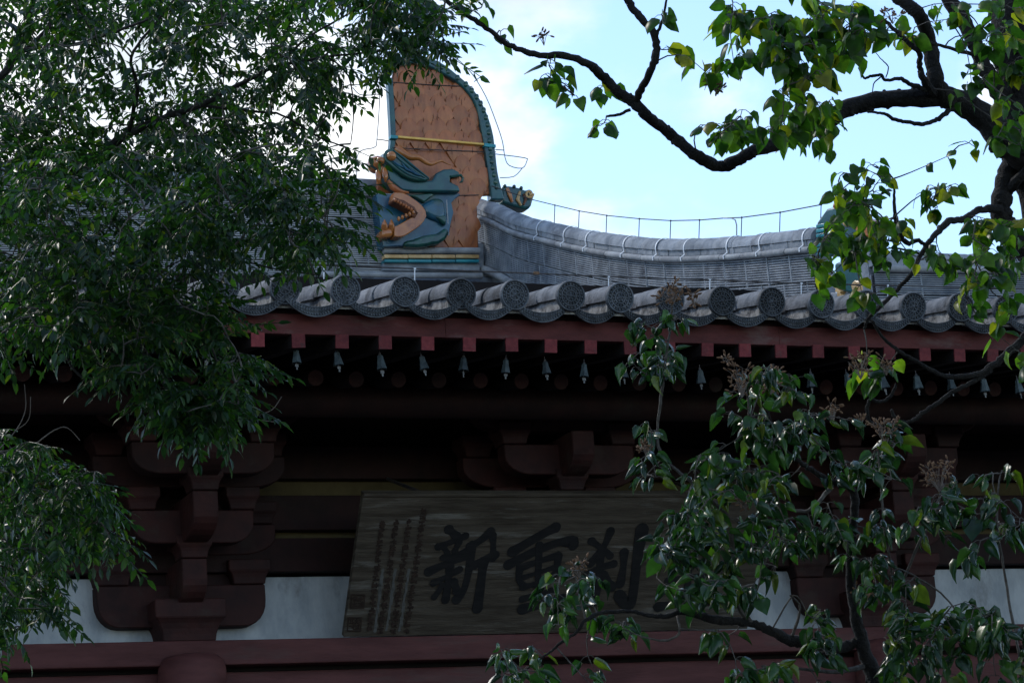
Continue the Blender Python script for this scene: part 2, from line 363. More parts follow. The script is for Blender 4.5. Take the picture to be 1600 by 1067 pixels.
def mortar_mesh(seed):
    rnd = random.Random(seed); b = MB(); vs = []; n = 9
    for k in range(n):
        y = .012+.62*k/(n-1); wd = .066+rnd.uniform(-.008, .006); zt = .004
        vs += [(-wd-.008, y, -.105), (-wd, y, -.045+rnd.uniform(-.01, .01)), (-wd+.008, y, zt), (wd-.008, y, zt), (wd, y, -.045+rnd.uniform(-.01, .01)), (wd+.008, y, -.105)]
    fs = [(k*6+i, k*6+i+1, (k+1)*6+i+1, (k+1)*6+i) for k in range(n-1) for i in range(5)] + [tuple(range(6)), tuple((n-1)*6+i for i in range(6))]
    b.add(vs, fs); return b.mesh('mortar', M['mortar'], True)
capm = cap_mesh(); discm = disc_mesh(); dripm = drip_mesh(); panm = pan_mesh(); mms = [mortar_mesh(s) for s in range(3)]
cs, sn = math.cos(SL), math.sin(SL)
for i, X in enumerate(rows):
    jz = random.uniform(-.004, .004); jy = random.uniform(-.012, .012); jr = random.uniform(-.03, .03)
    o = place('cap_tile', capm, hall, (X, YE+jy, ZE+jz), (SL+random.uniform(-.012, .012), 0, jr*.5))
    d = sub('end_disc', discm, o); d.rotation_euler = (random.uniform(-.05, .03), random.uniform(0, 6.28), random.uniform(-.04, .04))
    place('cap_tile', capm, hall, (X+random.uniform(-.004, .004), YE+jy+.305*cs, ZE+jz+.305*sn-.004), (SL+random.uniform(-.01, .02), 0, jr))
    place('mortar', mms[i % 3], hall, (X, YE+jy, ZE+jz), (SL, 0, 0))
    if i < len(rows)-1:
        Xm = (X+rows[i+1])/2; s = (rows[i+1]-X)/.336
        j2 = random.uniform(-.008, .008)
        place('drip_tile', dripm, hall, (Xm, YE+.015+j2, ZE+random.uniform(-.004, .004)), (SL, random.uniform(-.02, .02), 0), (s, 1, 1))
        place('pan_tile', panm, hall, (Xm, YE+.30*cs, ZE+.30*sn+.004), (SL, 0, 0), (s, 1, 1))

# fascia and rafters
fa = MB(); zb = [atY(px, py, YE+.10).z for px, py in ((400, 519), (800, 531))]
ZF = sum(zb)/2
n = 30
fx = [X0-1.2, X0+.6, 5.96, 8.1, 10.2, X1+2]
for k in range(len(fx)-1):
    fa = MB(); fa.box(((fx[k]+fx[k+1])/2, YE+.125+random.uniform(-.002, .002), ZF+.058+random.uniform(-.002, .002)), (fx[k+1]-fx[k]-.0015, .05, .116), rot=Matrix.Rotation(random.uniform(-.0008, .0008), 3, 'Y'))
    fa.build('fascia_board', M['red'], hall, bevel=.0015, seg=1)
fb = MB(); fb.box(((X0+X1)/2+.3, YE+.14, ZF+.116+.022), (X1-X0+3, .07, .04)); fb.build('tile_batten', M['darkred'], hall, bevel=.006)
SQ = [402, 465, 533.5, 600.5, 667, 732, 798, 859, 921, 982, 1043, 1103, 1161, 1217, 1275, 1331, 1386, 1441, 1495, 1547, 1599]
sx = [atY(px, 530, YE+.10).x for px in SQ]
dl = sx[1]-sx[0]
sx = [sx[0]-dl*.98*k for k in range(9, 0, -1)] + sx + [sx[-1]+.22*k for k in (1, 2)]
def rafter_mesh():
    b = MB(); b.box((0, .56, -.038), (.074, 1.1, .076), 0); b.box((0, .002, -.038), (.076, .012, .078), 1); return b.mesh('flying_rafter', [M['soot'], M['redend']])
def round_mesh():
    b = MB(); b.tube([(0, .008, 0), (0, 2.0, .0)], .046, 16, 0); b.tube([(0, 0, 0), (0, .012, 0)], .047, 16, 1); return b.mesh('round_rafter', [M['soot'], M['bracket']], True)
rm, rdm = rafter_mesh(), round_mesh()
RB = YE+.78
rz = atY(686, 594, RB).z
for i, X in enumerate(sx):
    place('flying_rafter', rm, hall, (X, YE+.085, ZF-.001+random.uniform(-.003, .003)), (rad(9)+random.uniform(-.01, .01), random.uniform(-.035, .035), random.uniform(-.02, .02)))
    Xr = atY(428.6+(i-9)*64.6, 594, RB).x
for px in [428.6, 494, 557, 623, 686, 751, 815, 877, 938, 999, 1060, 1118, 1176, 1233, 1290, 1346, 1400, 1453, 1504, 1553, 1602] + [428.6-65.5*k for k in range(1, 9)]:
    place('round_rafter', rdm, hall, (atY(px, 594, RB).x, RB, rz+random.uniform(-.004, .004)), (rad(12), 0, 0))
# under-eave: boards, purlins
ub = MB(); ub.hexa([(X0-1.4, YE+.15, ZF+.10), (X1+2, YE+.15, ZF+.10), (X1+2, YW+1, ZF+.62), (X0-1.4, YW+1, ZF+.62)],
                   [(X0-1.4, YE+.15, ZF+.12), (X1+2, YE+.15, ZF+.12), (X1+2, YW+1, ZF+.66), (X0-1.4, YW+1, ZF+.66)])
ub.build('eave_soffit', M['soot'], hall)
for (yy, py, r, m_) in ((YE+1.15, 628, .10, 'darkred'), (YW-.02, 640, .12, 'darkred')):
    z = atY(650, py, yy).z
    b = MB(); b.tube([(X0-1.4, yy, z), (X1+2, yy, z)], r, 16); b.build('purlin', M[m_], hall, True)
PZ = atY(500, 997, YW-.18).z          # top of the flat plate the brackets stand on
b = MB(); b.box(((X0+X1)/2, YW-.0, PZ-.075), (X1-X0+3, .40, .150)); b.build('flat_plate', M['redbeam'], hall, bevel=.008)
b = MB(); b.box(((X0+X1)/2, YW+.03, PZ-.15-.03-.20), (X1-X0+3, .26, .40)); b.build('tie_beam', M['redbeam'], hall, bevel=.012)
b = MB(); b.box(((X0+X1)/2, YW+.03, PZ-.16), (X1-X0+3, .2, .03)); b.build('painted_gap_shadow', M['soot'], hall)  # near-black strip: the shadow between plate and tie beam put into its colour
# wall behind brackets: plaster panels, horizontal beams above
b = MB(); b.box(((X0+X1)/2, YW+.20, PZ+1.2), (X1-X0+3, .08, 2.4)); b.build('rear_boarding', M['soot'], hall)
b = MB(); b.box(((X0+X1)/2, YW+.3, PZ/2-.3), (X1-X0+3, .2, PZ-.6)); b.build('lower_wall', M['redbeam'], hall)
def zpx(py, px=460, yy=YW): return atY(px, py, yy).z
# long beams between the bracket sets
BC = [atY(px, 985, YW-.10).x for px in (290, 1367)]
BC = [2*BC[0]-(BC[0]+BC[1])/2, BC[0], (BC[0]+BC[1])/2, BC[1], BC[1]+(BC[1]-BC[0])/2]
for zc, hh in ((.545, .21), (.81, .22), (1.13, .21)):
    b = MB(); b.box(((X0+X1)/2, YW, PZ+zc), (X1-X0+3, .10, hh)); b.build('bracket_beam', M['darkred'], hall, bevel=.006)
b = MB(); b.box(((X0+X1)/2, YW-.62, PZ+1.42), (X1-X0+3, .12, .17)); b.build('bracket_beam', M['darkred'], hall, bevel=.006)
for i in range(len(BC)-1):
    a, c_ = BC[i], BC[i+1]
    z0, z1 = PZ-.0, PZ+.42
    b = MB(); b.box(((a+c_)/2, YW+.045, (z0+z1)/2), (c_-a-.02, .03, z1-z0)); b.build('plaster_panel', M['plaster'], hall)
    for zz, hh in ((PZ+.675, .07), (PZ+.97, .12)):
        b = MB(); b.box(((a+c_)/2, YW+.045, zz), (c_-a-.02, .03, hh)); b.build('ochre_panel', M['ochre'], hall)
    # pale crumbs of fallen plaster along the foot of the panel
    b = MB(); rnd = random.Random(i)
    for k in range(150):
        t = rnd.random(); xx = a+.25+(c_-a-.5)*t
        b.box((xx, YW-.01-rnd.random()**2*.09, PZ+.003), [rnd.uniform(.003, .011) for _ in range(3)], rot=Matrix.Rotation(rnd.random()*3, 3, 'Z'))
    tag(b.build('plaster_crumbs', M['mortar'], hall), kind='stuff')

def dou(b, c, wt, h, d):       # bearing block: square upper half, tapering foot
    x, y, z = c; wb = wt*.74; db = d*.74; zm = z+h*.55
    def ring(wd, dd, zz): return [(x-wd/2, y-dd/2, zz), (x+wd/2, y-dd/2, zz), (x+wd/2, y+dd/2, zz), (x-wd/2, y+dd/2, zz)]
    R_ = [ring(wb, db, z)] + [ring(wb+(wt-wb)*q, db+(d-db)*q, z+(zm-z)*t) for t, q in ((.3, .10), (.55, .26), (.78, .52), (.93, .80), (1, 1))] + [ring(wt, d, z+h)]
    m_ = len(R_); vs = [v for r_ in R_ for v in r_]
    fs = [(3, 2, 1, 0), tuple((m_-1)*4+k for k in range(4))] + [(k*4+i, k*4+(i+1) % 4, (k+1)*4+(i+1) % 4, (k+1)*4+i) for k in range(m_-1) for i in range(4)]
    b.add(vs, fs)
def arm_x(b, cx, y, z, half, h, d, vr=.62, hr=.38):      # arm along X with rounded under-ends
    pts = [(-half, z+h), (-half, z+h*vr)]
    for k in range(1, 7):
        t = rad(90)*k/6; pts.append((-half + half*hr*(1-math.cos(t)), z+h*vr*(1-math.sin(t))))
    pts += [(-p[0], p[1]) for p in pts[::-1]]
    b.prism([(cx+p, y-d/2, q) for p, q in pts], (0, d, 0))
def arm_y(b, cx, y0, y1, z, h, wd):      # arm along Y reaching out to y0 (towards the court), rounded under-end
    ln = .26; pts = [(y1, z+h), (y0, z+h), (y0, z+h*.55)]
    for k in range(1, 7):
        t = rad(90)*k/6; pts.append((y0 + ln*(1-math.cos(t)), z+h*.55*(1-math.sin(t))))
    pts.append((y1, z))
    b.prism([(cx-wd/2, p, q) for p, q in pts], (wd, 0, 0))
bparts = []
ms = {}
def mk(key, fn, mt='bracket'):
    b = MB(); fn(b); ms[key] = b.mesh(key.split('|')[0], M[mt])
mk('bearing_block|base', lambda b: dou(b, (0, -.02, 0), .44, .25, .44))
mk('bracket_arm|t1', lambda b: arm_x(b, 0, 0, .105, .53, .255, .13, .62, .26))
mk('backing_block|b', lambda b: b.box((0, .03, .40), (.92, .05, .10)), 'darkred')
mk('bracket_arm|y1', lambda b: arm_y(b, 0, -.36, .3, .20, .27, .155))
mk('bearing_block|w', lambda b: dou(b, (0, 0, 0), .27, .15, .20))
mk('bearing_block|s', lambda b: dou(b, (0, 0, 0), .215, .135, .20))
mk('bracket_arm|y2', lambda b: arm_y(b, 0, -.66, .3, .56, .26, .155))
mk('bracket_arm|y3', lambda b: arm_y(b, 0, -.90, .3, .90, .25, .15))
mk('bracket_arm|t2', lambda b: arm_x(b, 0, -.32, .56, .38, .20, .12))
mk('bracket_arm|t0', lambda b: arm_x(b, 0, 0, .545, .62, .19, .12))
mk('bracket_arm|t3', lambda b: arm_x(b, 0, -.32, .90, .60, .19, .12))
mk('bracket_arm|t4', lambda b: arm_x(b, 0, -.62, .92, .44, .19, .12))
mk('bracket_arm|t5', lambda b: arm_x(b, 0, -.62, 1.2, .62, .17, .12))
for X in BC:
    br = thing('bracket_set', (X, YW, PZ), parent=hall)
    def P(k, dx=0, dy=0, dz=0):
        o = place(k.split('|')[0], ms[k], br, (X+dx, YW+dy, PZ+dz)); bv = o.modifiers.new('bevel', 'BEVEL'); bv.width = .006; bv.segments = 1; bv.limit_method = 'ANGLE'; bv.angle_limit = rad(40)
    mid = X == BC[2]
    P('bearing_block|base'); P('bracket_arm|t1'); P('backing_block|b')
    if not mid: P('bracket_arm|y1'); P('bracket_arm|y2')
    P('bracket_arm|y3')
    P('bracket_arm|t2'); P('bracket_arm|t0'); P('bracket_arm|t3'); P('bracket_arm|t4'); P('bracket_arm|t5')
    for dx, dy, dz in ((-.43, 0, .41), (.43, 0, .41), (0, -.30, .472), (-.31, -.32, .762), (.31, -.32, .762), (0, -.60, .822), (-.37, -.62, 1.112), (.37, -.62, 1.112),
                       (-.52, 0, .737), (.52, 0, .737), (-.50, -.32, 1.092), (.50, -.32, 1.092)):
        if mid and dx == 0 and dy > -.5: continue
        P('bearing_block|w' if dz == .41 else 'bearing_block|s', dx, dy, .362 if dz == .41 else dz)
for X in (BC[1], BC[3]):
    b = MB(); zt = PZ-.085
    b.lathe([(.20, 0), (.205, zt-.5), (.205, zt-.10), (.195, zt-.045), (.165, zt-.015), (.10, zt), (.0, zt)], 32, c=(X-.0, YW-.19, 0)); b.build('column', M['redbeam'], hall, True)

# ------------------------------------------------------------------ ridges
def ribbed(b, p0, p1, h0, h1, outv, n):
    """one hollow ridge block: p0,p1 top points; from h0 to h1 below; outv outward; n ribs"""
    p0, p1, o = Vector(p0), Vector(p1), Vector(outv)
    vs = []; K = 0
    for k in range(n):
        za = h0+(h1-h0)*k/n; zb_ = h0+(h1-h0)*(k+.60)/n; zc = h0+(h1-h0)*(k+1)/n
        for z, q in ((za, 1), (zb_, 1), (zb_+.0005, 0), (zc-.0005, 0)):
            off = o*(.013 if q else -.020)
            vs += [p0+off-Vector((0, 0, z)), p1+off-Vector((0, 0, z))]; K += 1
    fs = [(2*i, 2*i+1, 2*i+3, 2*i+2) for i in range(K-1)]
    b.add(vs, fs)
    b.hexa([p0-o*.022-Vector((0, 0, h0)), p1-o*.022-Vector((0, 0, h0)), p1-o*.022-Vector((0, 0, h1)), p0-o*.022-Vector((0, 0, h1))],
           [p0-o*.06-Vector((0, 0, h0)), p1-o*.06-Vector((0, 0, h0)), p1-o*.06-Vector((0, 0, h1)), p0-o*.06-Vector((0, 0, h1))])
def catmull(pts, per=6):
    out_ = []; n = len(pts)
    for i in range(n-1):
        p = [np.array(pts[max(0, min(n-1, j))], float) for j in (i-1, i, i+1, i+2)]
        for k in range(per):
            t = k/per; out_.append(tuple(.5*((2*p[1])+(-p[0]+p[2])*t+(2*p[0]-5*p[1]+4*p[2]-p[3])*t*t+(-p[0]+3*p[1]-3*p[2]+p[3])*t**3)))
    out_.append(tuple(pts[-1])); return out_
def build_ridge(name, top, outv, rows_, step, rstep=.33, top_mat='ridge', capr=.085, wall=.085, straps=(), base=None, sides=1, nribs=11):
    """top: dense 3D polyline of the crest; outward unit vector of the visible face"""
    rg = thing(name, top[0], parent=hall); o = Vector(outv)
    top = [Vector(p) for p in top]
    cum = [0]
    for a, b_ in zip(top, top[1:]): cum.append(cum[-1]+(b_-a).length)
    def at(s):
        s = max(0, min(cum[-1]-1e-6, s)); i = next(k for k in range(len(cum)-1) if cum[k+1] >= s)
        t = (s-cum[i])/(cum[i+1]-cum[i]); return top[i].lerp(top[i+1], t)
    Z = Vector((0, 0, 1)); Ltot = cum[-1]
    # half-round cap tiles
    s = 0
    while s < Ltot-.02:
        e = min(Ltot, s+step); b = MB(); rings = []
        jz = random.uniform(-.004, .004)
        for q, ex in ((0, 0), (.12, .004), (.88, .002), (1, -.004)):
            p = at(s+(e-s-.004)*q); ring = []
            for k in range(13):
                t = math.pi*k/12; rr = capr+ex+jz
                ring.append(p - Z*capr + o*(rr*math.cos(t)) + Z*(rr*math.sin(t)))
            rings.append(ring)
        vs = [v for r_ in rings for v in r_]; fs = [(a*13+k, a*13+k+1, (a+1)*13+k+1, (a+1)*13+k) for a in range(3) for k in range(12)] + [tuple(range(13)), tuple(39+k for k in range(13))]
        b.add(vs, fs); b.build('cap_tile', M[top_mat], rg, True); s = e
    # course of small blocks below the cap
    s = 0
    while s < Ltot-.02:
        e = min(Ltot, s+step*.9); p0, p1 = at(s+.003), at(e-.003); b = MB(); j = random.uniform(-.004, .003)
        q0, q1 = capr-.0+.002, capr+.048
        b.hexa([p0+o*(wall-.006+j)-Z*q0, p1+o*(wall-.006+j)-Z*q0, p1+o*(wall-.006+j)-Z*q1, p0+o*(wall-.006+j)-Z*q1],
               [p0-o*wall-Z*q0, p1-o*wall-Z*q0, p1-o*wall-Z*q1, p0-o*wall-Z*q1]); b.build('cap_course_block', M['ridge'], rg, bevel=.004); s = e
    # roll moulding
    s = 0
    while s < Ltot-.02:
        e = min(Ltot, s+step*1.1); b = MB(); rr = .024+random.uniform(-.0015, .0015)
        zr = capr+.048+.024
        b.tube([at(s+(e-s)*q)+o*(wall+.012)-Z*zr for q in (.01, .08, .5, .92, .99)], [rr*.9, rr, rr, rr, rr*.9], 10); b.build('roll_moulding', M['ridge_l'], rg, True); s = e
    h = capr+.048+.05
    b = MB(); pts = [at(Ltot*k/24) for k in range(25)]
    vs = []
    hb = h+sum(r_[0] for r_ in rows_)+.30
    for p in pts: vs += [p+o*(wall-.05)-Z*(capr+.01), p-o*(wall-.022)-Z*(capr+.01), p-o*(wall-.022)-Z*hb, p+o*(wall-.05)-Z*hb]
    fs = [(k*4+i, k*4+(i+1) % 4, (k+1)*4+(i+1) % 4, (k+1)*4+i) for k in range(24) for i in range(4)] + [(0, 1, 2, 3), (96, 97, 98, 99)]
    b.add(vs, fs); b.build('ridge_core', M['ridge'], rg)
    jb = MB()
    for ri, (hh, m_) in enumerate(rows_):
        s = -rstep*(.35 if ri % 2 else 0)
        while s < Ltot-.02:
            s0 = max(0, s); e = min(Ltot, s+rstep)
            if s0 > 0:
                q = at(s0); a_ = (at(s0+.01)-at(s0-.01)).normalized()*(.006 if abs(o.x) < .9 else .009); c0_, c1_ = o*(wall-.05), o*(wall-.002)
                jb.hexa([q-a_+c0_-Z*h, q+a_+c0_-Z*h, q+a_+c0_-Z*(h+hh), q-a_+c0_-Z*(h+hh)], [q-a_+c1_-Z*h, q+a_+c1_-Z*h, q+a_+c1_-Z*(h+hh), q-a_+c1_-Z*(h+hh)])
            if e-s0 > .03:
                b = MB(); j = random.uniform(-.004, .004); ribbed(b, at(s0+.003)+o*(wall-.016+j), at(e-.003)+o*(wall-.016+j), h+.003, h+hh-.003, o, nribs); b.build('ridge_block', M[m_], rg)
            s = s+rstep
        h += hh
    tag(jb.build('mortar_joints', M['joint_l'], rg), kind='stuff')
    if base:
        b = MB(); b.tube([at(Ltot*k/30)+o*(wall+.02)-Z*(h+.03) for k in range(31)], .034, 10); b.build('base_moulding', M['ridge_l'], rg, True)
    for s in straps:
        b = MB(); ring = []
        for k in range(15):
            t = math.pi*k/14; ring.append(o*((capr+.010)*math.cos(t)) + Z*((capr+.010)*math.sin(t)-capr))
        ring = [o*(wall+.040)-Z*(capr+.085), o*(wall+.040)-Z*(capr+.06), o*(wall+.006)-Z*(capr+.035)] + ring
        vs = []
        for ds in (-.008, .008):
            p = at(s+ds); vs += [p+r_ for r_ in ring]
        n_ = len(ring); b.add(vs, [(k, k+1, n_+k+1, n_+k) for k in range(n_-1)])
        o_ = b.build('strap', M['strap'], rg); sd_ = o_.modifiers.new('solid', 'SOLIDIFY'); sd_.thickness = .003
    return rg, at, Ltot

YC = YR-.12
# main ridge, left of the dragon
pL, pR = atY(-110, 252, YR), atY(594, 281, YR)
zt = (pL.z+pR.z)/2
build_ridge('main_ridge', [Vector((pL.x+(pR.x+.35-pL.x)*k/20, YR, zt+.02*math.sin(k))) if False else Vector((pL.x+(pR.x+.35-pL.x)*k/20, YR, zt)) for k in range(21)], (0, -1, 0),
            [(.19, 'ridge_l'), (.20, 'ridge_l'), (.20, 'ridge_l'), (.20, 'ridge_l')], .30, .46, 'ridge', base=True)
# descending ridge from the dragon to the beast
XC = atY(752, 306, YC-.0).x+.085
XF = XC-.085
tp = [(745, 303), (764, 309), (780, 314), (817, 331), (864, 342), (895, 349), (942, 358), (989, 364), (1040, 368), (1084, 368), (1151, 364), (1202, 359), (1252, 353), (1282, 350)]
top = [atX(x, y+6, XC) for x, y in tp]
top = [Vector(p) for p in catmull(top, 4)]
cumL = [0]
for a, b_ in zip(top, top[1:]): cumL.append(cumL[-1]+(b_-a).length)
def s_at_px(px):
    best = min(range(len(top)), key=lambda i: abs(800+F_PX*(top[i]-CAM).dot(RT)/(top[i]-CAM).dot(FW)-px)); return cumL[best]
straps = [s_at_px(780+x/2.963) for x in (230, 335, 460, 612, 758, 892, 1092, 1262, 1446)]
rg2, at2, L2 = build_ridge('descending_ridge', top, (-1, 0, 0), [(.20, 'ridge'), (.20, 'ridge')], .30, .33, 'ridge', base=True, straps=straps)
# lower ridge beyond the beast, running out to the right
e0 = atX(1355, 393, XC-.02); pr_ = []
for k in range(13):
    t = k/12; pr_.append(atD(1350+(1720-1350)*t, 395+6*t, 18.75+1.1*t))
outv = -(Vector((pr_[-1].x-pr_[0].x, pr_[-1].y-pr_[0].y, 0)).normalized().cross(Vector((0, 0, 1))))
if outv.y > 0: outv = -outv
build_ridge('corner_ridge', pr_, outv, [(.15, 'ridge'), (.15, 'ridge')], .30, .40, 'ridge', capr=.06, wall=.075, base=True, straps=(.09,), nribs=10)

# ------------------------------------------------------------------ the ridge dragon
def cz(x, y): return (560+x/4.85, 220+y/4.85)
def c1(x, y): return (540+x/2.735, 60+y/2.735)
dragon = thing('ridge_dragon', atY(675, 418, YC), 'tall glazed dragon-fish ridge ornament, amber scaled body with teal rim, mouth biting the main ridge', 'roof ornament')
def plate(name, pts, d0, d1, mt, par, bevel=.02, seg=3):   # outline in photo pixels; stands from d1 behind to d0 proud of the face plane YC
    if d0 > .07: d0 *= 1.5; bevel *= 1.4
    b = MB(); b.prism([atY(x, y, YC-d0) for x, y in pts], (0, d0-d1, 0)); return b.build(name, M[mt], par, True, bevel, seg)
inner = [c1(*p) for p in ((215,190),(330,112),(440,165),(510,215),(560,290),(580,380),(590,455),(610,560),(625,665))]
outer = [c1(*p) for p in ((290,70),(400,100),(480,160),(550,225),(600,310),(630,400),(640,470),(650,570),(668,640),(675,670))]
plate('body', catmull([(611,131),(613,170),(615,214),(613,232),(600,262),(588,300),(600,388)], 3)+[(748,388),(745,306)]+catmull([(772,304),(766,265),(759,226),(755,199),(748,166),(730,137),(705,117),(672,99),(640,94),(618,102)], 2), 0, -.05, 'amber', dragon, .01, 1)
plate('rim', catmull([(598,118),(606,100),(625,89),(648,85),(686,96),(715,117),(741,141),(759,172),(770,205),(774,232),(778,268),(784,294),(789,312)], 3)
      + catmull([(768,312),(767,295),(763,265),(757,226),(752,199),(744,166),(726,139),(701,120),(663,101),(640,99),(620,106),(611,120)], 3), .05, -.055, 'teal', dragon, .012, 2)
plate('rim', catmull([(606,120),(609,170),(611,214),(609,234)], 3)+catmull([(616,234),(619,214),(617,170),(614,122)], 3), .03, -.045, 'teal', dragon, .008, 2)
# rim ridges: small scallops down the back
for k, (x, y) in enumerate(catmull([(690,105),(728,132),(751,162),(762,195),(766,232),(770,262),(776,292)], 3)):
    b = MB(); p = atY(x, y, YC-.05); b.ball(p, (.022, .012, .03), 8, 5, rot=Matrix.Rotation(rad(20), 3, 'Y')); b.build('rim_knob', M['deepgreen'], dragon, True)
def inpoly(x, y, P_):
    c_ = False; j = len(P_)-1
    for i in range(len(P_)):
        if (P_[i][1] > y) != (P_[j][1] > y) and x < (P_[j][0]-P_[i][0])*(y-P_[i][1])/(P_[j][1]-P_[i][1])+P_[i][0]: c_ = not c_
        j = i
    return c_
bodyP = [(618,110),(645,103),(672,104),(702,123),(724,142),(742,168),(750,200),(754,228),(761,265),(765,300),(744,304),(746,386),(604,386),(592,300),(604,262),(619,232),(620,170)]
def scale_mesh():
    b = MB(); vs = [(0, 0, -.5)]; n_ = 8
    for k in range(n_+1):
        t = math.pi*k/n_; vs.append((.51*math.cos(t), -.15, .48*math.sin(t)))
    for k in range(n_+1):
        t = math.pi*k/n_; vs.append((.56*math.cos(t), .1, .52*math.sin(t)))
    vs += [(0, -.20, .12)]; mi = len(vs)-1
    fs = [(mi, 1+k, 2+k) for k in range(n_)] + [(1+k, 10+k, 11+k, 2+k) for k in range(n_)] + [(0, 1, mi), (0, mi, 1+n_)] + [(0, 10, 1), (0, 1+n_, 10+n_)]
    b.add(vs, fs); return b.mesh('scale', M['amber'], True)
scm = scale_mesh(); rnd = random.Random(3)
ry = 108; row = 0
while ry < 384:
    for k in range(9):
        x = 606+k*23+(11.5 if row % 2 else 0)+(ry-240)*.045; y = ry+rnd.uniform(-1.5, 1.5)
        if inpoly(x, y, bodyP) and inpoly(x+8, y, bodyP+[]) | True and inpoly(x, y-6, bodyP):
            if x < 705 and 238 < y < 388 and x < 560+ (700 if y < 300 else 690)/4.85: continue
            p = atY(x, y, YC-.004); s = .145*rnd.uniform(.95, 1.05)
            place('scale', scm, dragon, p, (rnd.uniform(-.01, .03), rnd.uniform(-.05, .05)+.02, 0), (s, s*.9, s*1.45))
    ry += 19; row += 1
# feather grooves: narrow dark ridges on the scales
for k in range(95):
    x = rnd.uniform(606, 760); y = rnd.uniform(112, 380)
    if not inpoly(x, y, bodyP) or (x < 708 and y > 235): continue
    ln = rnd.uniform(7, 15); b = MB()
    b.tube([atY(x, y, YC-.030), atY(x+rnd.uniform(-1, 1), y+ln/2, YC-.030), atY(x+rnd.uniform(-1.5, 1.5), y+ln, YC-.020)], [.0008, .0028, .0008], 5); b.build('feather_groove', M['amberdark'], dragon, True)
# joints of the glazed blocks
for a, c_ in (((613,129),(738,136)), ((612,231),(775,238)), ((690,305),(748,305))):
    b = MB(); b.tube([atY(*a, YC-.028), atY((a[0]+c_[0])/2, (a[1]+c_[1])/2+.6, YC-.03), atY(*c_, YC-.03)], .0045, 5); b.build('joint', M['iron'], dragon)
for a, c_ in (((588,304),(716,301)), ((697,301),(701,368)), ((684,284),(687,300))):
    b = MB(); b.tube([atY(*a, YC-.10), atY((a[0]+c_[0])/2, (a[1]+c_[1])/2+1, YC-.12), atY(*c_, YC-.09)], .007, 5); b.build('joint', M['jointm'], dragon, True)
plate('collar_band', [(622,212),(770,225),(770,228),(622,215.5)], .055, 0, 'yellow', dragon, .003, 1)
plate('collar_band', [(611,211),(622,212),(622,217),(611,216)], .062, 0, 'cyan', dragon, .003, 1)
plate('collar_band', [(757,223.5),(775,226),(775,231),(757,229)], .064, 0, 'cyan', dragon, .003, 1)
# head: the blue cheek, chest and lower jaw
plate('lower_jaw', [cz(*p) for p in ((135,402),(300,400),(420,395),(600,392),(770,400),(772,412),(735,440),(706,470),(722,545),(705,610),(690,690),(665,738),(610,775),(560,778),(530,790),(450,800),(350,795),(190,804))], .075, -.05, 'blue', dragon, .03, 4)
plate('jaw_fringe', [cz(*p) for p in ((350,760),(420,745),(500,715),(600,700),(668,655),(690,690),(665,742),(610,778),(560,782),(530,793),(450,803),(352,798))], .10, .05, 'deepgreen', dragon, .02, 3)
plate('cheek', [cz(*p) for p in ((395,410),(560,392),(575,410),(500,470),(450,440))], .10, .05, 'deepgreen', dragon, .015, 2)
plate('cheek', [cz(*p) for p in ((480,480),(580,425),(655,440),(668,560),(655,625),(560,590),(500,560))], .105, .05, 'blue', dragon, .03, 4)
plate('cheek', [cz(*p) for p in ((580,570),(668,560),(668,640),(640,620))], .112, .05, 'deepgreen', dragon, .012, 2)
plate('upper_jaw', [cz(*p) for p in ((200,170),(260,200),(330,275),(420,305),(560,300),(590,245),(650,215),(720,212),(765,235),(770,262),(700,275),(695,310),(760,340),(775,385),(600,385),(420,385),(330,375),(240,300))], .12, -.03, 'teal', dragon, .035, 4)
plate('mouth_lining', [cz(*p) for p in ((692,288),(775,255),(765,280),(745,300),(765,340),(772,382),(735,370),(705,325))], .10, 0, 'amber', dragon, .012, 2)
b = MB(); b.tube([atY(*cz(*p), YC-1.5*.12) for p in ((700,272),(740,268),(775,262),(792,285),(783,312),(768,318))], [.012,.014,.014,.013,.011,.006], 8); b.build('jaw_tip', M['deepgreen'], dragon, True)
plate('brow', catmull([cz(*p) for p in ((192,100),(215,68),(262,60),(300,88),(360,140),(440,200),(545,282),(500,302),(430,298),(360,272),(290,225),(225,175),(195,140),(192,100))], 2)[:-1], .15, .0, 'deepgreen', dragon, .022, 4)
for off, pts in enumerate((((262,72),(340,130),(430,205),(535,285)), ((240,150),(320,215),(400,262),(510,296)), ((275,110),(350,175),(430,235),(505,282)))):
    b = MB(); b.tube([atY(*cz(*p), YC-1.5*.152) for p in catmull(pts, 4)], [.004+.008*math.sin(math.pi*k/12) for k in range(13)], 8); b.build('brow_ridge', M['teal'], dragon, True)
for pts in (((255,150),(300,185),(345,205)), ((330,170),(360,215),(420,245)), ((380,205),(430,250),(470,265))):
    b = MB(); b.tube([atY(*cz(*p), YC-1.5*.155) for p in pts], [.005, .014, .005], 8); b.build('brow_ridge', M['blue'], dragon, True)
b = MB(); b.tube([atY(*cz(*p), YC-q) for p, q in zip(catmull([(300,62),(345,95),(400,128),(455,128),(505,160),(550,178),(590,165),(630,155),(668,172),(705,186)], 3), [.05+.12*min(1, k/9) for k in range(28)])],
     [.034+.0*k-.031*(k/27)**1.1 for k in range(28)], 10); b.build('horn', M['horn'], dragon, True)
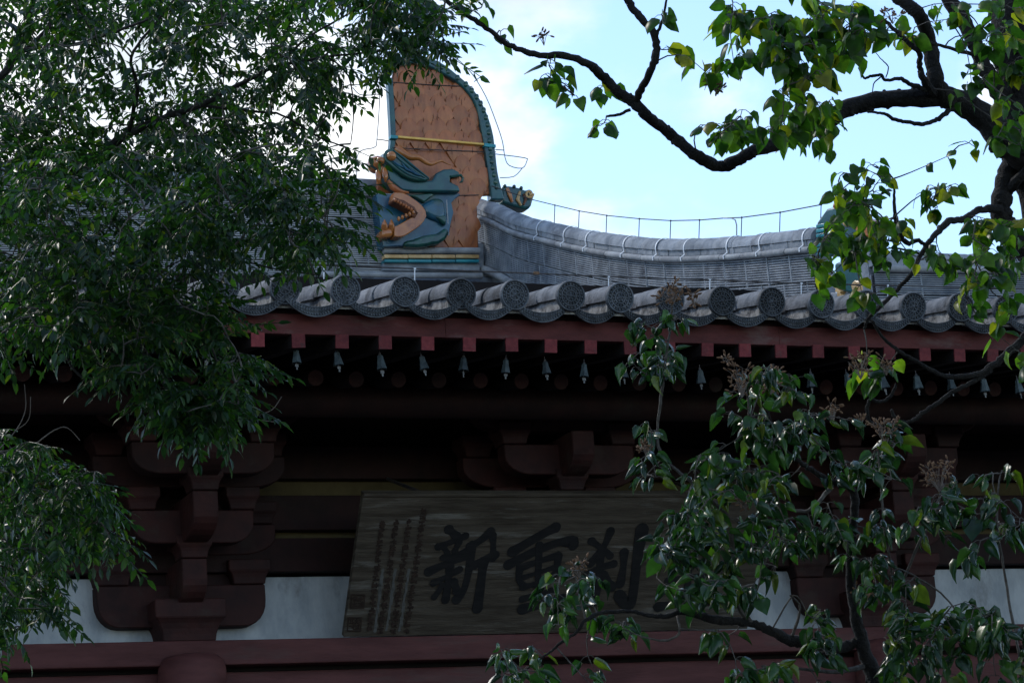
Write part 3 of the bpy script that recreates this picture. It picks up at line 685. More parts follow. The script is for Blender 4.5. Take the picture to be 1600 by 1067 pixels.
# snout, eyes, fangs, nostril curl
b = MB(); b.ball(atY(589, 258, YC-1.5*.02), (.085, .11, .075), 18, 12); b.ball(atY(597, 268, YC-1.5*.03), (.06, .10, .06), 14, 9); b.build('snout', M['horn'], dragon, True)
b = MB(); b.ball(atY(594.6, 251.5, YC-1.5*.14), .036, 14, 9); b.build('nostril', M['horn'], dragon, True)
b = MB(); b.ball(atY(611.5, 244.5, YC-1.5*.155), .042, 16, 10); b.build('eye', M['horn'], dragon, True)
for (x, y) in ((591, 281), (602, 277)):
    b = MB(); b.tube([atY(x-1, y-13, YC-1.5*.11), atY(x, y-6, YC-1.5*.13), atY(x+.5, y+1, YC-1.5*.13), atY(x, y+8, YC-1.5*.12)], [.018, .024, .021, .004], 10); b.build('fang', M['horn'], dragon, True)
# whisker strand from the nose down into the lip
b = MB(); b.tube([atY(*cz(*p), YC-1.5*.10) for p in ((225,300),(260,350),(310,385),(380,392))], [.02, .03, .03, .012], 10); b.build('whisker', M['amber'], dragon, True)
# amber lip: a bent band with teeth, lower fangs
lip_o = [(270,392),(340,395),(420,440),(490,500),(516,570),(470,640),(400,690),(345,722),(300,728),(275,724)]
lip_i = [(272,650),(300,640),(360,605),(420,570),(437,548),(400,520),(330,480),(262,450)]
plate('lip', catmull([cz(*p) for p in lip_o], 2)+catmull([cz(*p) for p in lip_i], 2), .15, .03, 'horn', dragon, .028, 4)
plate('lip_core', [cz(*p) for p in ((275,425),(350,450),(430,500),(455,548),(430,585),(395,560),(430,546),(390,515),(330,480),(264,452))], .165, .1, 'amberdark', dragon, .01, 2)
for k in range(7):
    t = k/6; x = 278+(400-278)*t; y = 440+(510-440)*t
    b = MB(); b.ball(atY(*cz(x, y+12), YC-1.5*.16), (.013, .02, .017), 8, 5); b.build('tooth', M['amber'], dragon, True)
for k in range(5):
    t = k/4; x = 305+(415-305)*t; y = 592-(592-545)*t
    b = MB(); b.ball(atY(*cz(x, y), YC-1.5*.16), (.014, .02, .022), 8, 5); b.build('tooth', M['horn'], dragon, True)
plate('lower_lip', [cz(*p) for p in ((178,662),(268,655),(270,722),(182,732))], .14, .03, 'horn', dragon, .02, 3)
for x in (198, 250):
    b = MB(); b.tube([atY(*cz(x, 680), YC-1.5*.12), atY(*cz(x, 640), YC-1.5*.14), atY(*cz(x, 600), YC-1.5*.13)], [.030, .027, .006], 10); b.build('fang', M['horn'], dragon, True)
# base mouldings and glazed strips
b = MB(); b.tube([atY(599, 391.5, YC-.03), atY(749, 392, YC-.03)], .028, 12); b.build('base_moulding', M['ridge_l'], dragon, True)
for k in range(4):
    x0, x1 = 601+k*37.2, 601+(k+1)*37.2-.8
    plate('glazed_strip_tile', [(x0, 397.5), (x1, 397.8), (x1, 403.6), (x0, 403.2)], .03, -.2, 'straw', dragon, .004, 2)
    plate('glazed_strip_tile', [(x0, 405), (x1, 405.3), (x1, 410), (x0, 409.6)], .045, -.2, 'cyan', dragon, .006, 2)
plate('core_block', [(603, 380), (756, 380), (756, 445), (603, 445)], -.035, -.40, 'ridge', dragon, .004, 1)
plate('base_block', [(598, 411), (750, 411.5), (750, 423), (598, 423)], .0, -.3, 'ridge', dragon, .006, 1)
b = MB(); b.tube([atY(480, 428, YC-.06), atY(753, 431.5, YC-.06)], .026, 12); b.build('base_moulding', M['ridge_l'], dragon, True)
plate('base_block', [(585, 433), (810, 433), (810, 480), (585, 480)], -.03, -.3, 'ridge', dragon, .006, 1)
# small beast on the back
def cb(x, y): return c1(x, y)
ball_d = .32
bb = MB(); 
plate('back_beast', catmull([cb(*p) for p in ((668,632),(700,630),(750,640),(772,650),(790,642),(806,665),(800,695),(785,728),(740,722),(700,712),(672,700))], 2), -.25, -.40, 'teal', dragon, .02, 3)
for pts, r_, mt_ in ((((690,640),(702,670),(712,700)), .02, 'horn'), (((745,655),(735,690),(750,715)), .018, 'straw'), (((760,665),(770,690),(760,712)), .014, 'amberdark')):
    b = MB(); b.tube([atY(*cb(*p), YC+.24) for p in pts], [r_*.6, r_, r_*.6], 8); b.build('back_beast_band', M[mt_], dragon, True)
b = MB(); sp = [(785+18*math.cos(a)*(1-a/11), 665+18*math.sin(a)*(1-a/11)) for a in [x_*.6 for x_ in range(14)]]
b.tube([atY(*cb(*p), YC+.22) for p in sp], .011, 8); b.build('back_beast_curl', M['straw'], dragon, True)
for x, y in ((680, 632), (720, 634), (750, 640)):
    b = MB(); b.ball(atY(*cb(x, y), YC+.25), .018, 8, 6); b.build('back_beast_mane', M['deepgreen'], dragon, True)

# ------------------------------------------------------------------ the beast at the foot of the descending ridge
XB = XC
beast = thing('ridge_beast', atX(1320, 460, XB), 'teal and amber glazed beast ornament ending the descending ridge, half hidden by leaves', 'roof ornament')
def c7(x, y): return (1200+x/4.85, 280+y/4.85)
def bplate(name, pts, d0, d1, mt, bevel=.02, seg=3):
    d0 *= .55; d1 = max(d1, -.02)*.55; bevel *= .6
    b = MB(); b.prism([atX(x, y, XB-d0) for x, y in pts], (d0-d1, 0, 0)); return b.build(name, M[mt], beast, True, bevel, seg)
bplate('neck', [c7(*p) for p in ((365,330),(440,225),(520,200),(600,235),(700,300),(760,420),(770,600),(700,600),(560,590),(370,585))], .10, -.10, 'teal', .03, 3)
for k in range(7):
    y = 345+k*36
    bplate('neck_scale', [c7(*p) for p in ((362,y),(425,y-12),(430,y+16),(362,y+28))], .135, .05, 'cyan', .008, 2)
bplate('muzzle', catmull([c7(*p) for p in ((640,300),(700,290),(770,330),(800,390),(760,440),(700,430),(650,380))], 2), .15, -.08, 'horn', .02, 3)
b = MB(); b.ball(atX(*c7(480, 470), XB-.06), (.03, .08, .08), 12, 8); b.build('cheek', M['cyan'], beast, True)
b = MB(); b.ball(atX(*c7(600, 330), XB-.07), .03, 10, 7); b.build('eye', M['straw'], beast, True)
b = MB(); b.tube([atX(*c7(*p), XB-.05) for p in ((520,210),(560,150),(620,120),(690,130))], [.03,.025,.018,.004], 8); b.build('horn', M['horn'], beast, True)
bplate('chest', catmull([c7(*p) for p in ((500,640),(600,605),(690,610),(750,640),(772,700),(768,790),(720,850),(640,865),(560,850),(510,780))], 2), .14, -.10, 'teal', .03, 3)
bplate('chest_flame', catmull([c7(*p) for p in ((625,800),(655,765),(685,775),(700,735),(722,760),(745,750),(765,800),(725,850),(660,862),(635,840))], 2), .17, .05, 'straw', .012, 2)
for k in range(5):
    x = 470+k*14; y = 730+k*32
    bplate('neck_scale', [c7(*p) for p in ((x,y),(x+40,y+20),(x+30,y+48),(x-6,y+26))], .165, .08, 'straw', .005, 1)
bplate('pedestal', [c7(*p) for p in ((470,860),(800,860),(800,960),(470,960))], .10, -.10, 'ridge', .01, 1)

# ------------------------------------------------------------------ lightning conductor on the ridge, cable above the eave
lc = thing('lightning_conductor', atX(868, 342, XC), 'thin lightning conductor wire on short posts above the sagging descending ridge', 'lightning conductor')
wp = [(745,279),(760,288),(800,302),(835,313),(868,321),(906,330),(949,337),(999,342),(1049,345),(1093,344),(1131,341),(1159,340),(1219,332),(1283,320),(1303,310),(1312,300),(1325,288),(1342,281)]
b = MB(); b.tube([atX(x, y, XC) for x, y in wp], .0042, 6); b.build('wire', M['iron'], lc, True)
for x, y, y2 in ((867,321,345),(905,330,352),(948,337,360),(999,342,367),(1048,345,370),(1093,344,370),(1159,340,366),(1219,332,361),(1283,320,352)):
    b = MB(); b.tube([atX(x, y-.5, XC), atX(x-1, y2+4, XC)], .0035, 6); b.ball(atX(x, y, XC), .008, 6, 4); b.build('post', M['iron'], lc)
b = MB(); b.tube([atX(x, y, XC) for x, y in ((1131,341),(1143,341),(1149,344),(1151,352),(1151,368))], .005, 6); b.build('hook', M['steel'], lc, True)
dc = thing('dragon_lightning_wire', atY(608, 221, YC+.2), 'bent lightning wire looping round both sides of the glazed dragon', 'lightning conductor')
for pts in (((551,137),(562,148),(580,149),(591,148),(593,159),(589,217),(586,230),(569,234),(560,240),(557,257),(557,290)), ((589,218),(598,219),(608,221)),
            ((690,80),(712,91),(737,115),(759,151),(774,188),(785,221),(789,246),(796,259),(816,263),(823,252),(820,247),(774,241)), ((816,263),(803,276),(781,278)), ((741,128),(746,124),(755,118)), ((774,234),(788,235))):
    b = MB(); b.tube([atY(x, y, YC+.2) for x, y in catmull(pts, 3)], .0045, 6); b.build('wire', M['steel'], dc, True)
bw = thing('back_ridge_wire', atY(300, 262, YR+.05), 'thin conductor wires above the main ridge, seen through the left tree', 'lightning conductor')
b = MB(); b.tube([atY(x, y, YR+.0) for x, y in ((-100,248),(100,252),(300,255),(480,262),(560,268))], .004, 6); b.build('wire', M['iron'], bw, True)
b = MB(); 
for x in (60, 180, 300, 420): b.tube([atY(x, 254+x*.02, YR), atY(x, 272+x*.02, YR)], .004, 5)
b.build('posts', M['iron'], bw)
YK = YE+1.0
ec = thing('eave_cable', atY(648, 433, YK), 'dark cable held on little posts just behind the eave tiles', 'cable')
b = MB(); b.tube([atY(x, y, YK) for x, y in ((440,411),(506,414),(648,420),(800,426),(920,431),(1000,434),(1110,437.5),(1252,443),(1387,446),(1500,449),(1650,453))], .0045, 6); b.build('wire', M['iron'], ec, True)
for x, y, y2 in ((506,414,436),(648,420,440),(951,433,452),(1109,437,460),(1252,443,464),(1387,446,466)):
    b = MB(); b.tube([atY(x, y, YK), atY(x, y2, YK)], .0035, 6); b.box(atY(x, y, YK), (.014, .01, .010)); b.build('post', M['strap'], ec)
b = MB(); b.box(atY(838, 427, YK), (.035, .02, .016)); b.build('clamp', M['seed'], ec)

# ------------------------------------------------------------------ wind bells
bellX = [(465+0, 545), (528, 548), (596, 553), (661, 555), (727, 557), (793, 560), (854, 563), (915, 567), (976, 570), (1036, 573), (1096, 576), (1155, 579), (1211, 579), (1269, 582), (1325, 582), (1380, 584), (1434, 585), (1487, 587), (1539, 590), (1592, 592)]
left_b = [(257, 536), (325, 539)]
def bell_meshes():
    b = MB(); n_ = 6
    b.lathe([(.0, 0), (.014, -.001), (.017, -.006), (.020, -.03), (.030, -.074), (.0315, -.078), (.027, -.076), (.016, -.02), (.0, -.015)], n_); b1 = b.mesh('body', M['bronze'])
    b = MB(); b.tube([(0, 0, .03), (0, 0, 0)], .003, 6); b.lathe([(.009, .0), (.006, .012), (.0, .016)], 8); b2 = b.mesh('hook', M['iron'])
    b = MB(); b.tube([(0, 0, -.02), (0, 0, -.085)], .0025, 6); b.box((0, 0, -.09), (.022, .004, .016)); b.box((0, 0, -.105), (.009, .004, .018)); b3 = b.mesh('clapper', M['bellclap'])
    return b1, b2, b3
bm = bell_meshes()
YB = YE+.17
names_b = {}
tot = len(left_b)+len(bellX)
words_ = ['leftmost', 'second from the left', 'third from the left', 'fourth from the left', 'fifth from the left', 'sixth from the left', 'seventh from the left', 'eighth from the left', 'ninth from the left', 'tenth from the left', 'eleventh from the left',
          'eleventh from the right', 'tenth from the right', 'ninth from the right', 'eighth from the right', 'seventh from the right', 'sixth from the right', 'fifth from the right', 'fourth from the right', 'third from the right', 'second from the right', 'rightmost']
for i, (px, py) in enumerate(left_b+bellX):
    p = atY(px-2.5, py+2, YB); 
    e = thing('wind_bell', p, 'small bronze wind bell hanging under the eave rafters, '+words_[i]+' in the row', 'bell', 'wind bells hanging along the eave')
    s = random.uniform(.94, 1.06)
    e.rotation_euler = (random.uniform(-.12, .12), random.uniform(-.12, .12), random.uniform(0, 1.05)); e.scale = (s, s, s*random.uniform(.97, 1.05))
    for nm, me in zip(('body', 'hook', 'clapper'), bm): sub(nm, me, e)

# ------------------------------------------------------------------ the inscribed board
YB0 = YW-.20
BL = atY(537, 995, YB0); TLp = atX(567, 775, BL.x)
vv = TLp-BL; H = vv.length; vdir = vv.normalized(); udir = Vector((1, 0, 0)); ndir = udir.cross(vdir).normalized()
if ndir.y > 0: ndir = -ndir
print('plaque tilt', BL, TLp, H)
BRx = atY(1168, 985, YB0).x; Wd = BRx-BL.x
def onb(px, py, off=0):       # pixel -> board coordinates -> point
    d = ray(px, py); t = ndir.dot(BL-CAM)/ndir.dot(d); return CAM+d*t+ndir*off
plq = thing('inscribed_board', BL+udir*Wd/2, 'long weathered wooden name board with black brush characters 新重刹 above the lintel', 'sign board')
plq['label'] = 'long weathered wooden name board with big black brush characters, leaning above the red beam'
b = MB(); nb = 5
for k in range(nb):
    v0, v1 = k/nb, (k+1)/nb; j = random.uniform(-.002, .002)
    b = MB(); q = [BL+vdir*(H*v0+.0008)+ndir*j, BL+udir*Wd+vdir*(H*v0+.0008)+ndir*j, BL+udir*Wd+vdir*(H*v1-.0008)+ndir*j, BL+vdir*(H*v1-.0008)+ndir*j]
    b.hexa([p-ndir*.04 for p in q], q); b.build('plank', M['board'], plq, bevel=.0015, seg=1)
b = MB(); q = [BL+vdir*H, BL+udir*Wd+vdir*H, BL+udir*Wd+vdir*(H+.022), BL+vdir*(H+.022)]
b.hexa([p-ndir*.045 for p in q], [p+ndir*.012 for p in q]); b.build('edge_batten', M['board'], plq, bevel=.004)
for k in (.15, .85):
    p = BL+udir*Wd*k+vdir*H
    b = MB(); b.tube([p-ndir*.03, Vector((p.x, YW-.05, p.z+.25))], .012, 8); b.build('hanger', M['iron'], plq)
def z8(x, y): return (540+x/3.2, 760+y/3.2)
cnt = [0]
def stroke(b, pts, wpx, off=.0):
    """brush stroke: rounded ribbon following pts (zoomed pixels), a little proud of the board"""
    cnt[0] += 1; h = .003+off+.0003*(cnt[0] % 12)
    P_ = [onb(*z8(*p), h) for p in (catmull(pts, 4) if len(pts) > 2 else [tuple(np.array(pts[0])*(1-t)+np.array(pts[1])*t) for t in (0, .33, .66, 1)])]
    n_ = len(P_); wm = wpx/3.2*17.3/F_PX/2*1.28; left, right = [], []
    for i, p in enumerate(P_):
        d = (P_[min(i+1, n_-1)]-P_[max(i-1, 0)]).normalized(); s = ndir.cross(d).normalized()
        t = i/(n_-1); wv = wm*(1.08-.30*math.sin(math.pi*t)+.06*math.sin(9*t+cnt[0]))
        left.append(p+s*wv); right.append(p-s*wv)
    def capv(p, d, wv, rev):
        s = ndir.cross(d).normalized(); return [p+s*(wv*math.cos(a))+d*(wv*math.sin(a)) for a in [rad(30*k) for k in range(1, 6)]]
    d1 = (P_[-1]-P_[-2]).normalized(); d0 = (P_[0]-P_[1]).normalized()
    poly = left + capv(P_[-1], d1, wm*1.0, 0) + right[::-1] + capv(P_[0], d0, wm*1.0, 0)
    k = len(poly); c0 = len(b.v)
    b.prism(poly, -ndir*.0028)
CH_ = {
 'new': [([(515,212),(555,248)],40),([(462,300),(530,275),(600,245)],32),([(490,300),(508,332)],28),([(568,275),(545,322)],28),([(485,355),(540,345),(610,318)],28),([(412,425),(500,385),(592,345)],38),
         ([(438,480),(500,450),(570,412)],30),([(520,395),(512,480),(498,565)],36),([(482,490),(462,525),(442,550)],28),([(540,475),(556,520)],38),
         ([(725,222),(680,262),(620,300)],38),([(632,290),(615,420),(592,510),(552,566)],38),([(735,240),(738,300),(735,358)],32),([(640,392),(690,365),(748,340)],38),([(688,375),(676,480),(658,608)],46)],
 'again': [([(1050,202),(960,250),(832,325)],46),([(812,390),(900,345),(1000,300),(1132,262),(1136,292)],44),([(872,400),(866,460),(892,500)],34),([(880,402),(970,370),(1062,342)],32),([(1062,342),(1052,420),(1012,470)],36),
         ([(890,452),(1040,402)],22),([(882,502),(1022,466)],28),([(968,290),(962,420),(958,565)],34),([(882,562),(1052,512)],30),([(882,612),(960,592),(1092,560)],46)],
 'temple': [([(1325,220),(1290,300),(1222,385)],36),([(1228,270),(1270,300),(1322,345)],34),([(1205,440),(1270,405),(1340,385)],36),([(1272,350),(1268,470),(1240,580)],38),([(1258,450),(1205,522)],30),([(1285,440),(1330,500)],44),
         ([(1392,325),(1388,400),(1372,485)],38),([(1482,210),(1458,350),(1435,540),(1412,592),(1368,542)],54)],
 'treasure': [([(1720,215),(1735,255)],36),([(1545,400),(1590,330),(1600,310)],40),([(1600,330),(1700,300),(1850,285),(1835,350)],38),([(1620,400),(1720,385),(1810,375)],32),([(1610,470),(1700,455),(1800,445)],32),([(1715,380),(1712,470),(1700,570)],38),([(1560,600),(1700,580),(1880,565)],42),([(1780,500),(1815,535)],36)],
}
for k, ss in CH_.items():
    b = MB()
    for pts, wv in ss: stroke(b, pts, wv)
    b.build('brush_character', M['ink'], plq)
# small inscription: four columns of brush-like marks on bleached strips, two seals
cols = [((185,165),(118,722)), ((255,160),(172,735)), ((320,155),(235,738)), ((392,105),(302,735))]
rnd = random.Random(11)
def glyph(b, cx, cy, s, mw=6.5):
    for _ in range(rnd.choice((2, 3, 3))):
        y = cy+rnd.uniform(-.45, .45)*s; stroke(b, [(cx-s*rnd.uniform(.3, .5), y+s*.06), (cx+s*rnd.uniform(.3, .5), y-s*.06)], mw)
    for _ in range(rnd.choice((1, 2, 2))):
        x = cx+rnd.uniform(-.35, .35)*s; stroke(b, [(x, cy-s*rnd.uniform(.3, .5)), (x-s*.05, cy+s*rnd.uniform(.3, .5))], mw)
    if rnd.random() < .7: stroke(b, [(cx, cy), (cx+rnd.choice((-1, 1))*s*.45, cy+s*.45)], mw)
for ci, (a, c_) in enumerate(cols):
    n_ = 18 if ci < 3 else 20
    b = MB()
    for k in range(n_):
        t = (k+.5)/n_; s = 27 if rnd.random() > .2 else 22
        glyph(b, a[0]+(c_[0]-a[0])*t, a[1]+(c_[1]-a[1])*t, s)
    b.build('inscription_column', M['inkbrown'], plq)
for ci in range(3):
    a, c_ = cols[ci], cols[ci+1]; b = MB()
    for k in range(9):
        t0 = .45+k*.06; t1 = t0+rnd.uniform(.04, .07)
        x0 = (a[0][0]+(a[1][0]-a[0][0])*t0+c_[0][0]+(c_[1][0]-c_[0][0])*t0)/2; y0 = 160+570*t0
        x1 = (a[0][0]+(a[1][0]-a[0][0])*t1+c_[0][0]+(c_[1][0]-c_[0][0])*t1)/2; y1 = 160+570*min(t1, .99)
        cnt[0] = 0; stroke(b, [(x0+rnd.uniform(-3, 3), y0), (x1+rnd.uniform(-3, 3), y1)], rnd.uniform(8, 16), off=-.0024)
    b.build('bleached_strip', M['boardpale'], plq)
for (x, y) in ((62, 572), (46, 686)):
    b = MB(); s = 33
    for p, q in (((-s,-s),(s,-s)), ((s,-s),(s-5,s)), ((s-5,s),(-s-5,s)), ((-s-5,s),(-s,-s))): stroke(b, [(x+p[0], y+p[1]), (x+q[0], y+q[1])], 5)
    for dx in (-15, 13):
        for dy in (-15, 14): glyph(b, x+dx, y+dy, 26, 4)
    b.build('seal', M['inkbrown'], plq)
#TREES
# ------------------------------------------------------------------ trees
def noise_pts(pts, per=5, jit=.25, seed=0):
    """control points (px, py, width px, depth) -> smooth 3D polyline with radii"""
    rn = random.Random(seed); out_p, out_r = [], []
    for (x, y, w_, d) in catmull(pts, per):
        p = atD(x+rn.uniform(-jit, jit)*min(w_, 8)*.25, y+rn.uniform(-jit, jit)*min(w_, 8)*.25, d); out_p.append(p)
        out_r.append(max(.0012, w_/2*d/F_PX*(1+rn.uniform(-.10, .10)*(1 if w_ > 7 else .5))))
    return out_p, out_r
def branch(par, pts, mt, nodes, seed=0, name='branch', knobs=0.0, n=9):
    P_, R_ = noise_pts(pts, 6 if knobs else 5, .6, seed); b = MB(); rn = random.Random(seed+5)
    b.tube(P_, R_, n)
    if knobs:
        for i in range(1, len(P_)-1):
            for _ in range(int(knobs)):
                d = Vector((rn.gauss(0, 1), rn.gauss(0, 1), rn.gauss(0, 1))).normalized(); q = P_[i].lerp(P_[i+1], rn.random())+d*R_[i]*.80
                s = R_[i]*rn.uniform(.16, .38); b.ball(q, (s, s, s*rn.uniform(.7, 1.5)), 6, 4)
    nodes += [(p, r) for p, r in zip(P_, R_)]
    return b.build(name, M[mt], par, True)
class Foliage:
    """grows twigs from the branch nodes to leaf anchors and hangs leaves on them"""
    def __init__(s, nodes): s.n = [p for p, _ in nodes]; s.tw = MB()
    def nearest(s, p):
        a = s.arr if hasattr(s, 'arr') and len(s.arr) == len(s.n) else np.array([tuple(q) for q in s.n]); s.arr = a
        d = ((a-np.array(tuple(p)))**2).sum(1); i = int(d.argmin()); return s.n[i], math.sqrt(d[i])
    def grow(s, anchors, r0=.0028, sag=.06, maxd=9):
        idx = sorted(anchors, key=lambda p: s.nearest(p)[1]); outp = []
        for p in idx:
            q, d = s.nearest(p)
            if d > maxd: continue
            k = max(3, int(d/.05)+1); k = min(k, 14); pts = []
            bend = Vector((random.gauss(0, 1), random.gauss(0, 1), random.gauss(0, 1)))*d*.10
            for i in range(k+1):
                t = i/k; pts.append(q.lerp(p, t)+bend*math.sin(math.pi*t)+Vector((0, 0, sag*d*math.sin(math.pi*t))))
            rr = [max(.0011, (r0+.0022*min(d, 1))*(1-.65*i/k)) for i in range(k+1)]
            s.tw.tube(pts, rr, 5, cap=False); s.n += pts[1:]
            outp.append((p, (pts[-1]-pts[-2]).normalized(), pts))
        return outp
def leaf_xf(base, d, nrm, size):
    y = d.normalized(); z = (nrm - y*nrm.dot(y))
    z = z.normalized() if z.length > 1e-4 else y.orthogonal().normalized(); x = y.cross(z)
    mm = Matrix((x*size, y*size, z*size)).transposed().to_4x4(); mm.translation = base; return mm
def put_leaves(par, xfs, meshes, mt, limit=300, keyf=None):
    """the leaves nearest the camera are parts of their own; the rest are one mass"""
    xfs = sorted(xfs, key=lambda t: (t[0].translation-CAM).length/ t[2])
    def vis(t):
        q = t[0].translation-CAM; z = q.dot(FW); x = 800+F_PX*q.dot(RT)/z; y = 533-F_PX*q.dot(UP)/z; return -20 < x < 1620 and -20 < y < 1087
    front = [t for t in xfs if vis(t)][:limit]; ids = {id(t) for t in front}; rest = [t for t in xfs if id(t) not in ids]
    base = Matrix.Translation(-ORG[par.name])
    for mm, k, s_ in front:
        o = bpy.data.objects.new('leaf', meshes[k]); C.objects.link(o); o.parent = par; o.matrix_local = base @ mm
    if rest:
        V_, F_ = [], []; off = 0; cache = {}
        for mm, k, s_ in rest:
            if k not in cache:
                me = meshes[k]; co = np.empty(len(me.vertices)*3); me.vertices.foreach_get('co', co)
                cache[k] = (co.reshape(-1, 3), [tuple(p.vertices) for p in me.polygons])
            co, fs = cache[k]; A = np.array(mm); V_.append(co @ A[:3, :3].T + A[:3, 3]); F_ += [tuple(i+off for i in f) for f in fs]; off += len(co)
        me = bpy.data.meshes.new('foliage'); me.from_pydata(np.concatenate(V_).tolist(), [], F_); me.materials.append(M[mt])
        me.polygons.foreach_set('use_smooth', [True]*len(me.polygons))
        tag(link('foliage', me, par), kind='stuff')

# ---- pinnate leaf (scholar tree): rachis with paired leaflets, a folded blade each
def pinnate(seed, npair, droop, ln):
    rn = random.Random(seed); b = MB(); pts = []
    for k in range(npair+2):
        t = k/(npair+1); pts.append(Vector((.05*ln*math.sin(2.4*t+seed), ln*(t - .12*droop*t*t), -ln*droop*.5*t*t)))
    b.tube(pts, [.0014]*len(pts), 3, cap=False)
    def leaflet(p, d, L_):
        d = d.normalized(); up = Vector((rn.uniform(-.3, .3), rn.uniform(-.2, .2), 1)); s = d.cross(up).normalized(); n_ = s.cross(d); wd = L_*rn.uniform(.165, .225)
        cv = rn.uniform(-.02, .16)*L_; fo = rn.uniform(.1, .5)*wd
        v = [p, p+d*L_*.30+s*wd+n_*fo, p+d*L_*.68+s*wd*.8+n_*(fo-cv*.5), p+d*L_-n_*cv*1.4, p+d*L_*.68-s*wd*.8+n_*(fo-cv*.5), p+d*L_*.30-s*wd+n_*fo, p+d*L_*.5-n_*cv*.2]
        b.add(v, [(0, 6, 2, 1), (6, 3, 2), (0, 5, 4, 6), (6, 4, 3)])
    for k in range(1, npair+1):
        t = k/(npair+1); p = pts[k]; ax = (pts[k+1]-pts[k-1]).normalized()
        for sg in (-1, 1):
            if rn.random() < .05: continue
            d = ax*rn.uniform(.35, .65)+Vector((sg, 0, 0))*rn.uniform(.6, .9)+Vector((0, 0, -rn.uniform(.15, .75)))
            leaflet(p+ax*rn.uniform(-.006, .006), d, .033*rn.uniform(.7, 1.15)*(1-.25*abs(t-.5)))
    leaflet(pts[-1], (pts[-1]-pts[-2]), .036)
    me = b.mesh('leaf', M['leafA']); me.polygons.foreach_set('use_smooth', [True]*len(me.polygons)); return me
pin = [pinnate(s, n_, dr, l_) for s, n_, dr, l_ in ((1, 6, .5, .135), (2, 5, .9, .115), (3, 6, .2, .14), (4, 5, .6, .11), (5, 7, .7, .155), (6, 4, .4, .095))]

lt = thing('scholar_tree', (0.2, 7.6, 0), 'large leafy tree with small paired leaflets filling the upper left of the view', 'tree')
nd = []
BA = [
 [(-260,1500,60,8.3),(-200,900,52,8.3),(-120,560,44,8.3),(0,352,26,8.3),(63,307,20,8.3),(118,272,17,8.3),(157,244,15,8.3),(189,217,13,8.3),(230,195,11,8.2),(276,177,10,8.2),(315,165,9,8.1),(354,142,8,8.1),(394,122,7,8.0),(433,104,6,8.0),(512,89,4,8.0),(600,79,3,8.0),(660,62,2,8.0),(725,50,1.5,8.0)],
 [(0,352,16,8.3),(-60,240,16,8.5),(-60,180,15,8.6),(0,122,12,8.6),(24,83,11,8.6),(43,35,9,8.6),(60,-30,8,8.6)],
 [(24,84,8,8.6),(71,51,7,8.5),(87,0,6,8.5),(100,-40,5,8.4)],
 [(24,84,8,8.6),(70,72,7,8.5),(120,70,6,8.4),(180,50,5,8.3),(260,20,4,8.2),(320,-20,3,8.2)],
 [(200,205,8,8.2),(215,140,6,8.1),(205,90,5,8.0),(240,40,4,8.0),(280,-10,3,8)],
 [(276,177,6,8.2),(310,215,5,7.9),(340,265,4,7.8),(354,287,4,7.8),(394,315,3.5,7.7),(425,339,3.5,7.7),(453,362,3,7.7),(500,370,2.5,7.6),(545,380,2,7.6)],
 [(315,165,5,8.1),(400,175,4,8.1),(440,180,3.5,8.2),(500,215,3,8.2),(540,230,2,8.2)],
 [(433,104,5,8.0),(480,60,4,8.0),(540,25,3,8.0),(600,-10,2.5,8)],
 [(512,89,3,8.0),(545,120,2.5,8),(552,180,2,7.9),(548,225,1.5,7.9)],
 [(63,307,10,8.3),(90,340,8,8.0),(115,370,7,7.8),(138,390,6,7.7),(200,395,4,7.6),(280,380,4,7.5),(350,400,3,7.5),(430,420,2.5,7.4),(500,430,2,7.4)],
 [(115,370,6,7.8),(150,420,6,7.6),(180,480,5,7.5),(220,540,5,7.4),(232,600,4,7.3),(245,655,3.5,7.3),(262,690,2.5,7.3)],
 [(150,420,5,7.6),(220,440,5,7.5),(290,480,4,7.4),(330,540,4,7.3),(345,600,3,7.3),(352,650,2.5,7.3),(370,690,2,7.3)],
 [(220,540,3,7.4),(280,610,3,7.3),(330,660,2.5,7.2),(385,650,2,7.2)],
 [(0,352,14,8.3),(-30,430,12,8.0),(10,470,8,7.9),(60,470,6,7.8),(90,520,5,7.8),(110,570,4,7.7),(150,610,3,7.7)],
 [(-120,560,24,8.3),(-80,660,16,8.0),(-40,720,12,7.9),(10,760,8,7.8),(60,790,6,7.7),(110,800,5,7.7),(160,820,4,7.7),(200,850,2.5,7.7)],
 [(-40,720,10,7.9),(0,820,8,7.9),(30,880,6,7.8),(70,930,5,7.8),(90,970,3,7.7)],
 [(-60,700,8,7.9),(20,710,5,7.8),(80,730,4,7.8),(130,735,3,7.8)],
]
for k, pts in enumerate(BA): branch(lt, pts, 'bark2', nd, 30+k, 'trunk' if k == 0 else 'branch', 0)
fo = Foliage([(p, r) for p, r in nd])
polyA = [
 # polygon, anchors, depth range
 ([(-40,-30),(540,-30),(575,20),(555,90),(530,150),(515,220),(480,262),(0,262),(-40,262)], 300, (7.7, 9.0)),
 ([(-40,240),(520,240),(545,300),(550,360),(500,395),(470,430),(380,430),(360,470),(280,490),(-40,500)], 265, (7.0, 8.3)),
 ([(560,-30),(640,-30),(715,30),(700,62),(650,85),(630,105),(575,100)], 26, (7.6, 8.2)),
 ([(565,50),(690,50),(700,95),(650,115),(575,110)], 17, (7.6, 8.1)),
 ([(-40,480),(350,480),(375,540),(380,580),(320,520),(190,520),(100,540),(-40,550)], 70, (7.0, 7.8)),
 ([(140,520),(230,520),(250,590),(300,600),(380,560),(395,610),(370,650),(290,660),(230,620),(150,590)], 44, (7.0, 7.5)),
 ([(-40,660),(20,690),(110,720),(165,760),(200,830),(180,860),(110,850),(100,950),(40,1000),(-40,1030)], 120, (7.2, 8.2)),
 ([(240,610),(300,620),(370,620),(380,660),(360,670),(275,680)], 22, (7.0, 7.4)),
]
